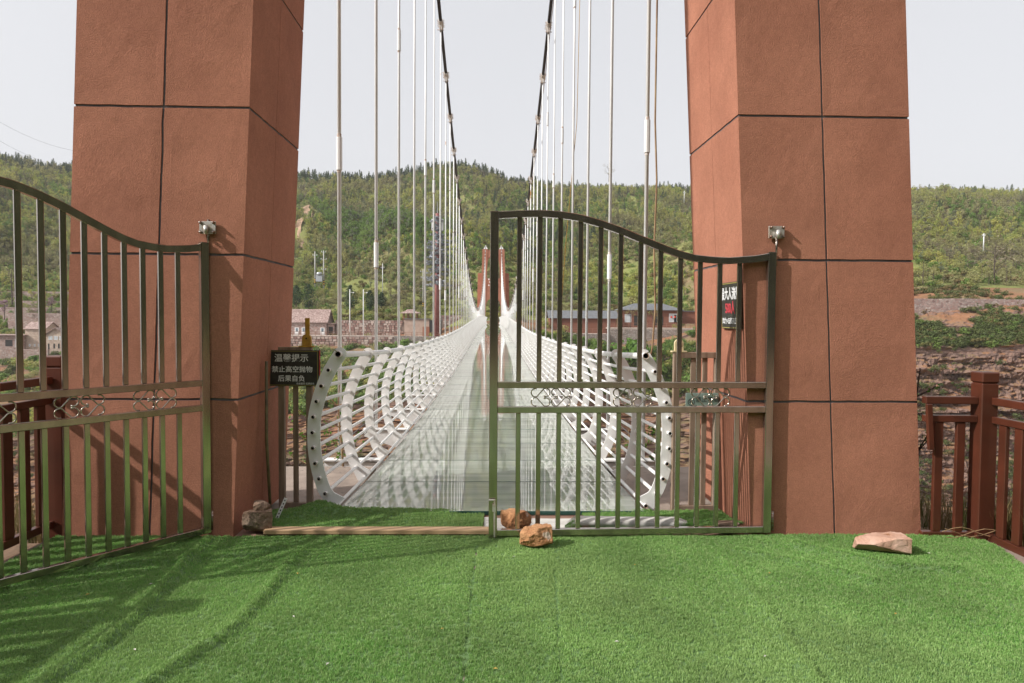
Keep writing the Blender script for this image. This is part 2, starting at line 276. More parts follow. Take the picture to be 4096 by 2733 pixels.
# ------------------------------------------------------------------ mesh helpers
class MB:
    def __init__(s): s.v = []; s.f = []; s.m = []
    def add(s, vs, fs, mi=0):
        o = len(s.v); s.v += [tuple(p) for p in vs]; s.f += [tuple(i+o for i in f) for f in fs]; s.m += [mi]*len(fs); return s
    def box(s, x0, x1, y0, y1, z0, z1, mi=0, mtx=None):
        p = [Vector(q) for q in ((x0,y0,z0),(x1,y0,z0),(x1,y1,z0),(x0,y1,z0),(x0,y0,z1),(x1,y0,z1),(x1,y1,z1),(x0,y1,z1))]
        if mtx: p = [mtx@q for q in p]
        return s.add(p, [(0,3,2,1),(4,5,6,7),(0,1,5,4),(1,2,6,5),(2,3,7,6),(3,0,4,7)], mi)
    def bbox(s, x0, x1, y0, y1, z0, z1, b=.004, mi=0):
        """box with chamfered edges"""
        p = []; idx = {}
        for ax in range(3):
            for i in (0, 1):
                for j in (0, 1):
                    for k in (0, 1):
                        c = [ (x0, x1)[i], (y0, y1)[j], (z0, z1)[k] ]
                        for a in range(3):
                            if a != ax: c[a] += b if (i, j, k)[a] == 0 else -b
                        idx[(ax, i, j, k)] = len(p); p.append(c)
        fs = []
        I = lambda a, i, j, k: idx[(a, i, j, k)]
        fs += [(I(0,0,0,0),I(0,0,0,1),I(0,0,1,1),I(0,0,1,0)), (I(0,1,0,0),I(0,1,1,0),I(0,1,1,1),I(0,1,0,1))]
        fs += [(I(1,0,0,0),I(1,1,0,0),I(1,1,0,1),I(1,0,0,1)), (I(1,0,1,0),I(1,0,1,1),I(1,1,1,1),I(1,1,1,0))]
        fs += [(I(2,0,0,0),I(2,0,1,0),I(2,1,1,0),I(2,1,0,0)), (I(2,0,0,1),I(2,1,0,1),I(2,1,1,1),I(2,0,1,1))]
        for i in (0, 1):
            for j in (0, 1):
                q = (I(0,i,j,0), I(0,i,j,1), I(1,i,j,1), I(1,i,j,0)); fs.append(q if (i+j) % 2 else q[::-1])
            for k in (0, 1):
                q = (I(0,i,0,k), I(0,i,1,k), I(2,i,1,k), I(2,i,0,k)); fs.append(q[::-1] if (i+k) % 2 else q)
        for j in (0, 1):
            for k in (0, 1):
                q = (I(1,0,j,k), I(1,1,j,k), I(2,1,j,k), I(2,0,j,k)); fs.append(q if (j+k) % 2 else q[::-1])
        for i in (0, 1):
            for j in (0, 1):
                for k in (0, 1):
                    q = (I(0,i,j,k), I(1,i,j,k), I(2,i,j,k)); fs.append(q if (i+j+k) % 2 else q[::-1])
        return s.add(p, fs, mi)
    def tube(s, pts, r, n=8, mi=0, caps=True, sq=False):
        pts = [Vector(p) for p in pts]; rs = r if isinstance(r, (list, tuple)) else [r]*len(pts)
        rings = []; prev = None
        for i, p in enumerate(pts):
            d = (pts[min(i+1, len(pts)-1)]-pts[max(i-1, 0)]).normalized()
            if prev is None:
                a = Vector((0, 0, 1)) if abs(d.z) < .9 else Vector((0, 1, 0))
                x = d.cross(a).normalized()
            else:
                x = (prev-d*prev.dot(d)).normalized()
            prev = x; y = d.cross(x).normalized()
            rings.append([p+(x*math.cos(2*math.pi*(k+(.5 if sq else 0))/n)+y*math.sin(2*math.pi*(k+(.5 if sq else 0))/n))*rs[i] for k in range(n)])
        vs = [q for rg in rings for q in rg]; fs = []
        for i in range(len(pts)-1):
            for k in range(n):
                a = i*n+k; b = i*n+(k+1) % n; fs.append((a, b, b+n, a+n))
        if caps: fs.append(tuple(range(n-1, -1, -1))); fs.append(tuple(range((len(pts)-1)*n, len(pts)*n)))
        return s.add(vs, fs, mi)
    def prism(s, poly, y0, y1, mi=0, mtx=None):
        """polygon in xz extruded along y"""
        n = len(poly); p = [Vector((x, y0, z)) for x, z in poly]+[Vector((x, y1, z)) for x, z in poly]
        if mtx: p = [mtx@q for q in p]
        fs = [tuple(range(n)), tuple(range(2*n-1, n-1, -1))]+[(i, i+n, (i+1) % n+n, (i+1) % n) for i in range(n)]
        return s.add(p, fs, mi)
    def mesh(s, name, mats, smooth=False):
        me = bpy.data.meshes.new(name); me.from_pydata(s.v, [], s.f)
        for mm in (mats if isinstance(mats, (list, tuple)) else [mats]): me.materials.append(mm)
        if any(s.m): me.polygons.foreach_set('material_index', s.m)
        if smooth: me.polygons.foreach_set('use_smooth', [True]*len(s.f))
        me.update()
        return me
    def build(s, name, mats, parent=None, smooth=False, loc=None):
        o = bpy.data.objects.new(name, s.mesh(name, mats, smooth)); COL.objects.link(o)
        if parent: o.parent = parent
        if loc: o.location = loc
        return o

def fix_normals(o):
    bm = bmesh.new(); bm.from_mesh(o.data); bmesh.ops.recalc_face_normals(bm, faces=bm.faces); bm.to_mesh(o.data); bm.free()

def tag(o, label, cat, group=None):
    o['label'] = label; o['category'] = cat
    if group: o['group'] = group
    return o
def struct(o, kind='structure', label=None):
    o['kind'] = kind
    if label: o['label'] = label
    return o
def empty(name, loc=(0, 0, 0), rz=0, label=None, cat=None, group=None):
    o = bpy.data.objects.new(name, None); COL.objects.link(o); o.location = loc; o.rotation_euler.z = rz; o.empty_display_size = .2
    if label: tag(o, label, cat, group)
    return o
def inst(name, me, parent=None, loc=(0, 0, 0), rot=(0, 0, 0), scale=None):
    o = bpy.data.objects.new(name, me); COL.objects.link(o); o.location = loc; o.rotation_euler = rot
    if parent: o.parent = parent
    if scale: o.scale = scale
    return o
def text_mesh(s, size, depth=.0015, bold=0.0, align='CENTER', spacing=1.0):
    c = bpy.data.curves.new('lettering', 'FONT'); c.body = s; c.size = size; c.extrude = depth; c.offset = bold; c.align_x = align; c.align_y = 'CENTER'
    c.space_character = spacing; c.resolution_u = 2
    o = bpy.data.objects.new('lettering', c); COL.objects.link(o)
    bpy.context.view_layer.update()
    me = bpy.data.meshes.new_from_object(o.evaluated_get(bpy.context.evaluated_depsgraph_get()))
    bpy.data.objects.remove(o); bpy.data.curves.remove(c)
    return me
def lettering(parent, s, size, x, z, y, material, bold=0.0, sx=1.0, align='CENTER', spacing=1.0, sz=1.0, name='lettering'):
    me = text_mesh(s, size, bold=bold, align=align, spacing=spacing); me.materials.clear(); me.materials.append(material)
    o = inst(name, me, parent, (x, y, z), (R(90), 0, 0), (sx, sz, 1)); return o
HAZE = True
# ------------------------------------------------------------------ near ground
def fbm(x, y, z=0.0, o=4): return noise.fractal(Vector((x, y, z)), 0.6, 2.1, o, noise_basis='PERLIN_ORIGINAL')
def lerp(a, b, t): return a+(b-a)*t
def smooth(t): t = max(0, min(1, t)); return t*t*(3-2*t)
def interp(tab, x):
    if x <= tab[0][0]: return tab[0][1]
    for (x0, y0), (x1, y1) in zip(tab, tab[1:]):
        if x <= x1: return y0+(y1-y0)*(x-x0)/(x1-x0)
    return tab[-1][1]

RIDGES = [([(-2.02,4.85),(-1.95,4.2),(-1.88,3.7),(-1.89,3.26),(-1.94,2.9),(-2.1,1.5)], .024, .035), ([(-1.30,4.6),(-1.307,3.86),(-1.337,3.43),(-1.416,3.17),(-1.51,2.9),(-1.8,1.5)], .022, .045),
          ([(1.54,4.5),(1.53,4.09),(1.515,3.66),(1.48,3.26),(1.44,2.85),(1.3,1.5)], .014, .03), ([(2.17,4.75),(2.43,4.5),(2.6,4.3),(3.0,4.26)], .020, .045), ([(1.72,4.63),(2.07,4.39),(2.34,4.09)], .016, .04),
          ([(-.107,4.75),(-.114,4.1),(-.117,3.47),(-.123,2.8),(-.13,1)], -.009, .012), ([(.404,4.3),(.348,3.5),(.298,2.8),(.25,1)], -.006, .012),
          ([(-2.6,4.4),(-2.0,4.45),(-1.5,4.7)], .018, .06), ([(-.35,4.05),(.2,4.12)], -.007, .02)]
def seg_d(px, py, a, b):
    dx, dy = b[0]-a[0], b[1]-a[1]; t = max(0, min(1, ((px-a[0])*dx+(py-a[1])*dy)/(dx*dx+dy*dy)))
    return math.hypot(px-a[0]-t*dx, py-a[1]-t*dy)
def turf_z(x, y):
    z = -.012+.006*fbm(x*1.3, y*1.3, 3)
    for pl, h, wd in RIDGES:
        d = min(seg_d(x, y, a, b) for a, b in zip(pl, pl[1:]))
        if d < wd*3: z += 1.6*h*math.exp(-(d/wd)**2)
    if y > 4.6: z += .008*math.exp(-((y-4.93)/.12)**2)*(0.5+.5*fbm(x*2, 1.7, 5))
    return z
def turf_edge_r(y): return interp([(1, 2.9), (4.36, 3.50), (4.72, 3.62), (4.84, 3.60), (5.0, 3.2)], y)

g = MB()
g.box(-60, 60, -80, 4.9, -.5, -.035)
struct(g.build('ground', M['soil']))
g = MB(); g.box(-3.2, 3.66, -6, 4.985, -.045, -.026)
struct(g.build('pavement', M['concrete']))
# concrete abutment that carries the tower and the bridge end
g = MB(); g.box(-3.25, -1.31, 4.99, 7.7, -.9, -.10); g.box(1.31, 3.3, 4.99, 7.7, -.9, -.10); g.box(-1.308, 1.308, 4.99, 7.69, -.9, -.5); g.box(-1.92, 1.94, 4.992, 5.56, -.095, -.03); g.box(-3.2, 3.2, 5.02, 7.45, -9, -.92)
struct(g.build('abutment_pavement', M['concrete']))
g = MB(); g.box(-1.88, 1.90, 5.0, 5.58, -.026, -.018)
struct(g.build('red_pavement', M['redslab']))

# steep near bank on both sides of the abutment
nb = MB(); NX, NY = 90, 40
for j in range(NY+1):
    for i in range(NX+1):
        x = -45+90*i/NX; t = j/NY; y = 4.86+26*t
        a = abs(x)
        z = -.12-1.05*max(0, y-6.0-.5*fbm(x*.3, 0, 9))-.25*smooth((a-3.4)/2)*min(1, (y-4.86)*2)+(.25*fbm(x*.5, y*.5, 2) if y > 5.3 else 0)
        if a < 3.3 and y < 8: z = min(z, -1.0)
        nb.v.append((x, y, z))
for j in range(NY):
    for i in range(NX):
        a = j*(NX+1)+i; nb.f.append((a, a+1, a+NX+2, a+NX+1)); nb.m.append(0)
struct(nb.build('near_bank_terrain', M['soil'], smooth=True))

# artificial turf: a wrinkled sheet
def sheet(name, x0, x1, y0, y1, step, zf, m_, xr=None, kind=None):
    s = MB(); nx = max(2, int((x1-x0)/step)); ny = max(2, int((y1-y0)/step))
    for j in range(ny+1):
        y = y0+(y1-y0)*j/ny
        xe = min(x1, xr(y)) if xr else x1
        for i in range(nx+1):
            x = x0+(xe-x0)*i/nx; s.v.append((x, y, zf(x, y)))
    for j in range(ny):
        for i in range(nx):
            a = j*(nx+1)+i; s.f.append((a, a+1, a+nx+2, a+nx+1)); s.m.append(0)
    return s.build(name, m_, smooth=True)
to = sheet('turf_lawn', -3.14, 3.62, 1.9, 4.965, .035, turf_z, M['turf'], turf_edge_r); struct(to)
tb = sheet('rear_lawn', -3.14, 3.0, -6, 1.9, .2, lambda x, y: turf_z(x, y) if y > 1.7 else 0, M['turf']); struct(tb)
def turf2_z(x, y):      # folded piece between plank and glass, left
    z = .012+.02*smooth((y-5.05)/.3)*(.6+.4*math.sin(x*5))
    z += .075*math.exp(-((x+1.40)/.16)**2-((y-5.52)/.10)**2)+.03*math.exp(-((y-5.38-.05*math.sin(x*4))/.05)**2)*smooth((-x-.6)/.5)
    return z+.006*fbm(x*6, y*6)-.02*smooth((x+.45)/.3)*smooth((y-5.2)/.2)
t2 = sheet('loose_turf_lawn', -1.78, -.07, 5.03, 5.56, .025, turf2_z, M['turf'])
tag(t2, 'crumpled piece of green artificial turf lying between the plank and the glass deck', 'turf')
def turf3_z(x, y): return .008+.012*fbm(x*5, y*5, 4)+.05*smooth((x-1.72)/.14)*smooth((5.35-y)/.3)
t3 = sheet('loose_turf_lawn', .74, 1.90, 5.04, 5.56, .025, turf3_z, M['turf'])
tag(t3, 'rumpled piece of green artificial turf behind the closed gate leaf', 'turf')

# turf fibres: tufts set out one by one on points of the sheets
def node_scatter(name, pts, protos, rots=None, scales=None, material=None):
    """one object whose points carry instances of the prototype meshes"""
    me = bpy.data.meshes.new(name); me.from_pydata(pts, [], [])
    n = len(pts)
    a = me.attributes.new('rz', 'FLOAT', 'POINT'); a.data.foreach_set('value', rots or [rnd.uniform(0, 6.283) for _ in range(n)])
    a = me.attributes.new('sc', 'FLOAT', 'POINT'); a.data.foreach_set('value', scales or [rnd.uniform(.8, 1.25) for _ in range(n)])
    a = me.attributes.new('pick', 'INT', 'POINT'); a.data.foreach_set('value', [rnd.randrange(len(protos)) for _ in range(n)])
    o = bpy.data.objects.new(name, me); COL.objects.link(o)
    coll = bpy.data.collections.new(name+'_source')
    for i, p in enumerate(protos):
        q = bpy.data.objects.new('%s_%02d' % (name, i), p); coll.objects.link(q)
    ng = bpy.data.node_groups.new(name, 'GeometryNodeTree')
    ng.interface.new_socket('Geometry', in_out='INPUT', socket_type='NodeSocketGeometry'); ng.interface.new_socket('Geometry', in_out='OUTPUT', socket_type='NodeSocketGeometry')
    N = ng.nodes.new; L = ng.links.new
    gi = N('NodeGroupInput'); go = N('NodeGroupOutput'); iop = N('GeometryNodeInstanceOnPoints'); ci = N('GeometryNodeCollectionInfo')
    ci.inputs['Collection'].default_value = coll; ci.inputs['Separate Children'].default_value = True; ci.inputs['Reset Children'].default_value = True
    iop.inputs['Pick Instance'].default_value = True
    def attr(nm, ty):
        q = N('GeometryNodeInputNamedAttribute'); q.data_type = ty; q.inputs['Name'].default_value = nm; return q.outputs[0]
    cx = N('ShaderNodeCombineXYZ'); L(attr('rz', 'FLOAT'), cx.inputs[2])
    L(gi.outputs[0], iop.inputs['Points']); L(ci.outputs[0], iop.inputs['Instance']); L(attr('pick', 'INT'), iop.inputs['Instance Index'])
    L(cx.outputs[0], iop.inputs['Rotation']); L(attr('sc', 'FLOAT'), iop.inputs['Scale']); L(iop.outputs[0], go.inputs[0])
    md = o.modifiers.new('scatter', 'NODES'); md.node_group = ng
    o['kind'] = 'stuff'
    return o
def tuft(seed, n=10, h=.0125, wd=.0024, spread=.011, lean=.4):
    q = random.Random(seed); s = MB()
    for i in range(n):
        a = q.uniform(0, 6.283); r = spread*math.sqrt(q.random()); x, y = r*math.cos(a), r*math.sin(a)
        b = q.uniform(0, 6.283); hh = h*q.uniform(.6, 1.15); l = lean*hh*q.uniform(.3, 1.4)
        wx, wy = math.cos(b)*wd/2, math.sin(b)*wd/2; dx, dy = -math.sin(b)*l, math.cos(b)*l
        s.add([(x-wx, y-wy, -.002), (x+wx, y+wy, -.002), (x+dx*.45+wx*.8, y+dy*.45+wy*.8, hh*.6), (x+dx*.45-wx*.8, y+dy*.45-wy*.8, hh*.6), (x+dx, y+dy, hh)], [(0, 1, 2, 3), (3, 2, 4)])
    return s.mesh('turf_tuft', M['turfblade'])
tufts = [tuft(i) for i in range(10)]
pts = []
def scatter_turf(x0, x1, y0, y1, dens, zf, xr=None):
    for _ in range(int((x1-x0)*(y1-y0)*dens)):
        x, y = rnd.uniform(x0, x1), rnd.uniform(y0, y1)
        if abs(x) > .78*y+1.5: continue
        if xr and x > xr(y): continue
        if zf is turf_z and any(min(seg_d(x, y, a, b) for a, b in zip(pl, pl[1:])) < .007 for pl in (RIDGES[5][0], RIDGES[6][0]) if abs(x-pl[0][0]) < .3): continue
        pts.append((x, y, zf(x, y)))
scatter_turf(-3.14, 3.62, 2.2, 4.965, 7500, turf_z, turf_edge_r)
struct(node_scatter('turf_grass', pts, tufts), 'stuff', 'short green artificial grass fibres of the turf carpet')
pts = []
scatter_turf(-1.78, -.07, 5.03, 5.56, 6500, turf2_z); scatter_turf(.74, 1.90, 5.04, 5.56, 6500, turf3_z)
struct(node_scatter('loose_turf_grass', pts, tufts), 'stuff', 'artificial grass fibres of the loose turf pieces by the glass')

# ------------------------------------------------------------------ towers
def tower(name, y0, y1, zb, ztop, legs, wall, topbeam, label, panels):
    """legs: list of (sign, inner0, inner_slope, outer0, outer_slope)"""
    root = empty(name, (0, y0, zb), 0, label, 'tower')
    lm = M['stucco']; D = y1-y0
    for sg, i0, isl, o0, osl in legs:
        xi = lambda z, q=0: sg*(i0-isl*z+q); xo = lambda z, q=0: sg*(o0-osl*z-q)
        q = .007 if panels else 0
        s = MB(); H = ztop-zb; c = []
        for z in (0, H):
            c += [(xi(z, q), q, z), (xo(z, q), q, z), (xo(z, q), D-q, z), (xi(z, q), D-q, z)]
        f = [(0, 1, 5, 4), (1, 2, 6, 5), (2, 3, 7, 6), (3, 0, 4, 7), (4, 5, 6, 7)]
        leg = s.add(c, f if sg > 0 else [t[::-1] for t in f]).build('leg', M['groove'] if panels else lm, root)
        fix_normals(leg)
        if not panels: continue
        rows = [-.03]+[.985+1.05*k for k in range(int((H-.985)/1.05)+1)]+[H]
        gh = .009
        for r0, r1 in zip(rows, rows[1:]):
            za, zb_ = r0+(gh if r0 > 0 else 0), r1-gh
            if zb_-za < .05: continue
            fine = za < 4.6
            for face in range(4):
                for colm in range(2):
                    gv = (.008, .0025, .008, .0025)[face]
                    nu, nv = (10, 10) if fine and face in (0, 3) else (1, 1)
                    s = MB(); grid = {}; ulist = []
                    def P(u, z, d):
                        e0, e1 = (0, 0)
                        ui, uo, fr, bk = xi(z, q-d), xo(z, q-d), q-d, D-q+d
                        W = abs(uo-ui)
                        if face == 0: return Vector((lerp(ui, uo, u), fr, z))
                        if face == 1: return Vector((uo, lerp(fr, bk, u), z))
                        if face == 2: return Vector((lerp(ui, uo, u), bk, z))
                        return Vector((ui, lerp(fr, bk, u), z))
                    W = (o0-i0) if face % 2 == 0 else D
                    mid = .49
                    ua, ub = (0, mid-gv/W) if colm == 0 else (mid+gv/W, 1)
                    for j in range(nv+1):
                        for i in range(nu+1):
                            u = lerp(ua, ub, i/nu); z = lerp(za, zb_, j/nv)
                            d = .007
                            edge = i in (0, nu) or j in (0, nv)
                            if fine:
                                pz = P(u, z, 0); nn = fbm(pz.x*1.7+face*9, pz.z*1.7, pz.y*1.7)
                                if not edge: d += .004*nn
                                if j in (0, nv) and 0 < i < nu: z += .0035*fbm(u*9, z*3, face+sg*5)
                                if i in (0, nu) and 0 < j < nv and (u not in (0, 1)): u += .0025*fbm(u*9, z*6, face+sg*7)
                            s.v.append(P(u, z, d)); ulist.append(u); grid[i, j] = len(s.v)-1
                    for j in range(nv):
                        for i in range(nu): s.f.append((grid[i, j], grid[i+1, j], grid[i+1, j+1], grid[i, j+1])); s.m.append(0)
                    ring = [grid[i, 0] for i in range(nu+1)]+[grid[nu, j] for j in range(1, nv+1)]+[grid[i, nv] for i in range(nu-1, -1, -1)]+[grid[0, j] for j in range(nv-1, 0, -1)]
                    base = len(s.v)
                    for k in ring:      # rim back to the core
                        p = Vector(s.v[k]); nrm = ((0, 1, 0), (-sg, 0, 0), (0, -1, 0), (sg, 0, 0))[face]; s.v.append(p+Vector(nrm)*.0075)
                    n = len(ring)
                    def outer(i_): return abs(ulist[i_]) < 1e-6 or abs(ulist[i_]-1) < 1e-6
                    for k in range(n):
                        if outer(ring[k]) and outer(ring[(k+1) % n]): continue      # the corner is closed by the neighbouring face
                        s.f.append((ring[k], base+k, base+(k+1) % n, ring[(k+1) % n])); s.m.append(0)
                    flip = (sg > 0) != (face in (1, 2))
                    if face in (0, 2): s.f = s.f if (sg > 0) == (face == 0) else [t[::-1] for t in s.f]
                    else: s.f = s.f if (sg > 0) == (face == 1) else [t[::-1] for t in s.f]
                    po = s.build('panel', lm, leg)
    # wall with arch between the legs, and the top beam with its arch
    i0 = sum(l[1] for l in legs)/len(legs); isl = sum(l[2] for l in legs)/len(legs)
    for nm, (z0, z1, apex, rad) in (('arch_wall', wall), ('top_beam', topbeam)):
        xa = i0-isl*z0+.03; xb = i0-isl*z1+.03
        poly = [(-xa, z0)]
        rad = min(rad, xa-.05)
        for k in range(17):
            a = math.pi*(1-k/16); poly.append((rad*math.cos(a), apex-rad+rad*math.sin(a)))
        poly += [(xa, z0), (xb, z1), (-xb, z1)]
        o = MB().prism(poly, .08, D-.08).build(nm, lm, root)
        bm = bmesh.new(); bm.from_mesh(o.data); bmesh.ops.triangulate(bm, faces=[f for f in bm.faces if len(f.verts) > 4]); bmesh.ops.recalc_face_normals(bm, faces=bm.faces); bm.to_mesh(o.data); bm.free()
    for sg in (-1, 1):
        xs = sg*(1.80 if panels else 1.69)
        s = MB(); s.box(xs-.42, xs+.42, .1, D-.1, H+.003, H+.22); s.prism([(xs-.34, H+.22), (xs+.34, H+.22), (xs+.14, H+.62), (xs-.14, H+.62)], .2, D-.2)
        s.tube([(xs, D/2, H+.62), (xs, D/2, H+.9)], .10, 8)
        s.build('saddle', M['white'], root)
    return root
near = tower('bridge_tower', 5.0, 6.24, 0, 17.2, [(-1, 1.893, .0445, 3.125, .0435), (1, 1.942, .0515, 3.23, .0575)], (7.2, 9.8, 8.3, 1.45), (14.2, 16.6, 15.4, .9),
             'reddish stucco bridge tower with dark grooved panels framing the gateway', 'near')
far = tower('bridge_tower', 148.0, 150.4, -1.5, 16.2, [(-1, 1.75, .028, 3.0, .036), (1, 1.75, .028, 3.0, .036)], (5.6, 11.4, 7.2, 1.5), (13.3, 17.55, 16.3, 1.2),
            'small distant reddish bridge tower with two arched openings at the far bridge end', None)
for sg in (-1, 1):      # stepped shoulders of the far tower
    s = MB(); s.prism([(sg*2.4, -.5), (sg*3.55, -.5), (sg*3.4, 12.6), (sg*2.35, 12.6)], 1.2, 2.9); o = s.build('shoulder', M['stucco'], far); fix_normals(o)
for px, pz in ((-.95, 11.2), (-.75, 10.6), (-.95, 9.9), (.95, 11.2), (.95, 9.9), (1.0, 4.2)):
    MB().tube([(px, -.35, pz), (px, -.05, pz)], [.16, .07], 8).build('floodlight', M['white'], far)

# ------------------------------------------------------------------ gates
GATE_TOP = [(0, 2.085), (.12, 2.062), (.32, 2.045), (.45, 2.049), (.58, 2.062), (.69, 2.09), (.80, 2.128), (.96, 2.19), (1.12, 2.252), (1.28, 2.304), (1.43, 2.342), (1.57, 2.36), (1.71, 2.366), (1.86, 2.36), (2.035, 2.348)]
def gate(name, hinge, d, sc, dz, label, latch):
    root = empty(name, (hinge[0], hinge[1], 0), math.atan2(d[1], d[0]), label, 'gate')
    W = 2.035*sc; st = M['steel']; hw = .030
    ztop = lambda s: interp(GATE_TOP, s/sc)+dz
    def part(nm, *a, b=.003): return MB().bbox(*a, b=b).build(nm, st, root)
    part('post', -hw, hw, -.02, .02, .012, ztop(0)+.004, b=.004); part('post', W-hw, W+hw, -.021, .021, .0, ztop(W)+.004, b=.004)
    part('bottom_rail', hw, W-hw, -.0195, .0195, .014, .060)
    part('middle_rail', hw, W-hw, -.0195, .0195, 1.088, 1.134); part('middle_rail', hw, W-hw, -.0195, .0195, .908, .954)
    n = 40; s = MB(); ring = []
    for i in range(n+1):
        x = lerp(hw, W-hw, i/n); z = ztop(x); dzx = (ztop(x+.01)-ztop(x-.01))/.02; k = math.sqrt(1+dzx*dzx)
        for (yy, zz) in ((-.0195, 0), (-.016, .004), (.016, .004), (.0195, 0), (.0195, -.046*k), (-.0195, -.046*k)): s.v.append((x, yy, z+zz-.004))
    for i in range(n):
        for q in range(6):
            a = i*6+q; b = i*6+(q+1) % 6; s.f.append((a, a+6, b+6, b)); s.m.append(0)
    s.build('top_rail', st, root)
    for k in range(12):
        x = (.238+.147*k)*sc; bw = .017
        part('bar', x-bw, x+bw, -.0105, .0105, 1.1345, ztop(x)-.046); part('bar', x-bw, x+bw, -.0105, .0105, .0605, .9075)
    for cx in (.44, 1.02, 1.62):
        cx *= sc; s = MB()
        for mx in (-1, 1):
            for mz in (-1, 1):
                p = []
                for i in range(13): a = R(75+215*i/12); p.append((-.112+.030*math.cos(a), .033+.030*math.sin(a)))
                for i in range(13): a = R(118-225*i/12); p.append((-.036+.030*math.cos(a), .035+.030*math.sin(a)))
                s.tube([(cx+mx*px, 0, 1.021+mz*pz) for px, pz in p], .0048, 6)
                e = p[-1]; c = Vector((cx+mx*e[0], 0, 1.021+mz*e[1]))
                s.tube([c+Vector((0, 0, -.008)), c+Vector((0, 0, -.004)), c+Vector((0, 0, .004)), c+Vector((0, 0, .008))], [.003, .008, .008, .003], 6)
        s.build('scroll', st, root, smooth=True)
    # pivot rods
    MB().tube([(-.034, 0, ztop(0)-.10), (-.034, 0, ztop(0)+.17)], .009, 8).build('hinge_rod', st, root, True)
    MB().tube([(-.044, 0, .03), (-.044, 0, .17)], .013, 8).build('hinge_rod', M['bolt'], root, True)
    if latch:
        s = MB(); s.tube([(W-.012, sgn*-.04, .015) for sgn in (-1,)]+[(W-.012, .04, .29)], .006, 6); s.tube([(W-.012, .04, .285), (W+.03, .04, .285)], .006, 6); s.box(W-.02, W+.004, .028, .046, .20, .25)
        s.build('drop_bolt', M['plate'], root)
    return root
gR = gate('steel_gate', (2.04, 4.972), (-1, -.035), 1.0, 0.0, 'closed stainless steel gate leaf with curved top standing across the right of the gateway', True)
gL = gate('steel_gate', (-2.075, 4.972), (-.626, -.78), .80, .03, 'open stainless steel gate leaf swung towards the viewer beside the left tower leg', False)
def bracket(x, z, label, py):
    root = empty('hinge_bracket', (x, py, z), 0, label, 'bracket')
    MB().bbox(-.058, .058, -.008, .006, -.045, .045, .002).build('plate', M['plate'], root)
    for bx in (-.046, .046):
        for bz in (-.034, .034):
            MB().tube([(bx, 0, bz), (bx, -.022, bz), (bx, -.030, bz), (bx, -.034, bz)], [.011, .011, .008, .003], 8).build('bolt', M['bolt'], root, True)
    s = MB(); s.tube([(0, -.034, -.05), (0, -.034, .012)], .016, 10); s.box(-.012, .012, -.03, -.006, -.03, .008); s.build('sleeve', M['plate'], root, True)
    return root
bracket(2.075, 2.235, 'square hinge bracket with four bolts on the right tower leg', 4.983)
bracket(-2.05, 2.225, 'square hinge bracket with four bolts on the left tower leg', 4.983)

# ------------------------------------------------------------------ brown fences
def fence(name, label, posts, segs, zt, z2, zb):
    root = empty(name, (posts[0][0], posts[0][1], 0), 0, label, 'fence'); ox, oy = posts[0][0], posts[0][1]; bw = M['brownwood']
    for (x, y, wd, h) in posts:
        s = MB(); s.bbox(x-ox-wd/2, x-ox+wd/2, y-oy-wd/2, y-oy+wd/2, -.6, h-.085, .006)
        s.bbox(x-ox-wd/2-.004, x-ox+wd/2+.004, y-oy-wd/2-.004, y-oy+wd/2+.004, h-.078, h, .008); s.bbox(x-ox-wd/2+.008, x-ox+wd/2-.008, y-oy-wd/2+.008, y-oy+wd/2-.008, h-.09, h-.07, .002)
        s.build('post', bw, root)
    for (a, b, pick, pw, gap) in segs:
        A, B = Vector((a[0]-ox, a[1]-oy, 0)), Vector((b[0]-ox, b[1]-oy, 0)); Ld = (B-A).length; ang = math.atan2((B-A).y, (B-A).x)
        def piece(nm, x0, x1, t, z0, z1, off=0):
            o = MB().bbox(x0, x1, off-t/2, off+t/2, z0, z1, .004).build(nm, bw, root); o.location = A; o.rotation_euler.z = ang; return o
        piece('top_rail', 0, Ld, .06, zt-.055, zt); piece('middle_rail', 0, Ld, .05, z2-.05, z2); piece('bottom_rail', 0, Ld, .05, zb, zb+.055)
        if pick:
            x = gap*.8
            while x+pw < Ld: piece('picket', x, x+pw, .032, zb+.056, z2-.051); x += pw+gap
    return root
fR = fence('brown_fence', 'reddish brown fence with a thick corner post beside the right tower leg', [(3.645, 4.945, .125, 1.22), (3.72, 2.9, .125, 1.22)],
           [((3.20, 4.96), (3.583, 4.945), True, .062, .10), ((3.68, 4.88), (3.72, 2.97), True, .07, .075)], 1.035, .895, -.03)
ob = MB().bbox(-.02, .02, -.014, .014, -.34, 0, .003).build('broken_picket', M['brownwood'], fR); ob.location = (3.215-3.645, 4.925-4.945, .98); ob.rotation_euler = (0, R(-4), 0)
fL = fence('brown_fence', 'reddish brown fence behind the open gate leaf at the left edge', [(-3.24, 5.16, .15, 1.29), (-3.33, 3.2, .15, 1.29), (-3.42, 1.2, .15, 1.29)],
           [((-3.25, 5.08), (-3.33, 3.28), True, .085, .075), ((-3.33, 3.12), (-3.42, 1.28), True, .085, .075)], 1.14, .99, .02)

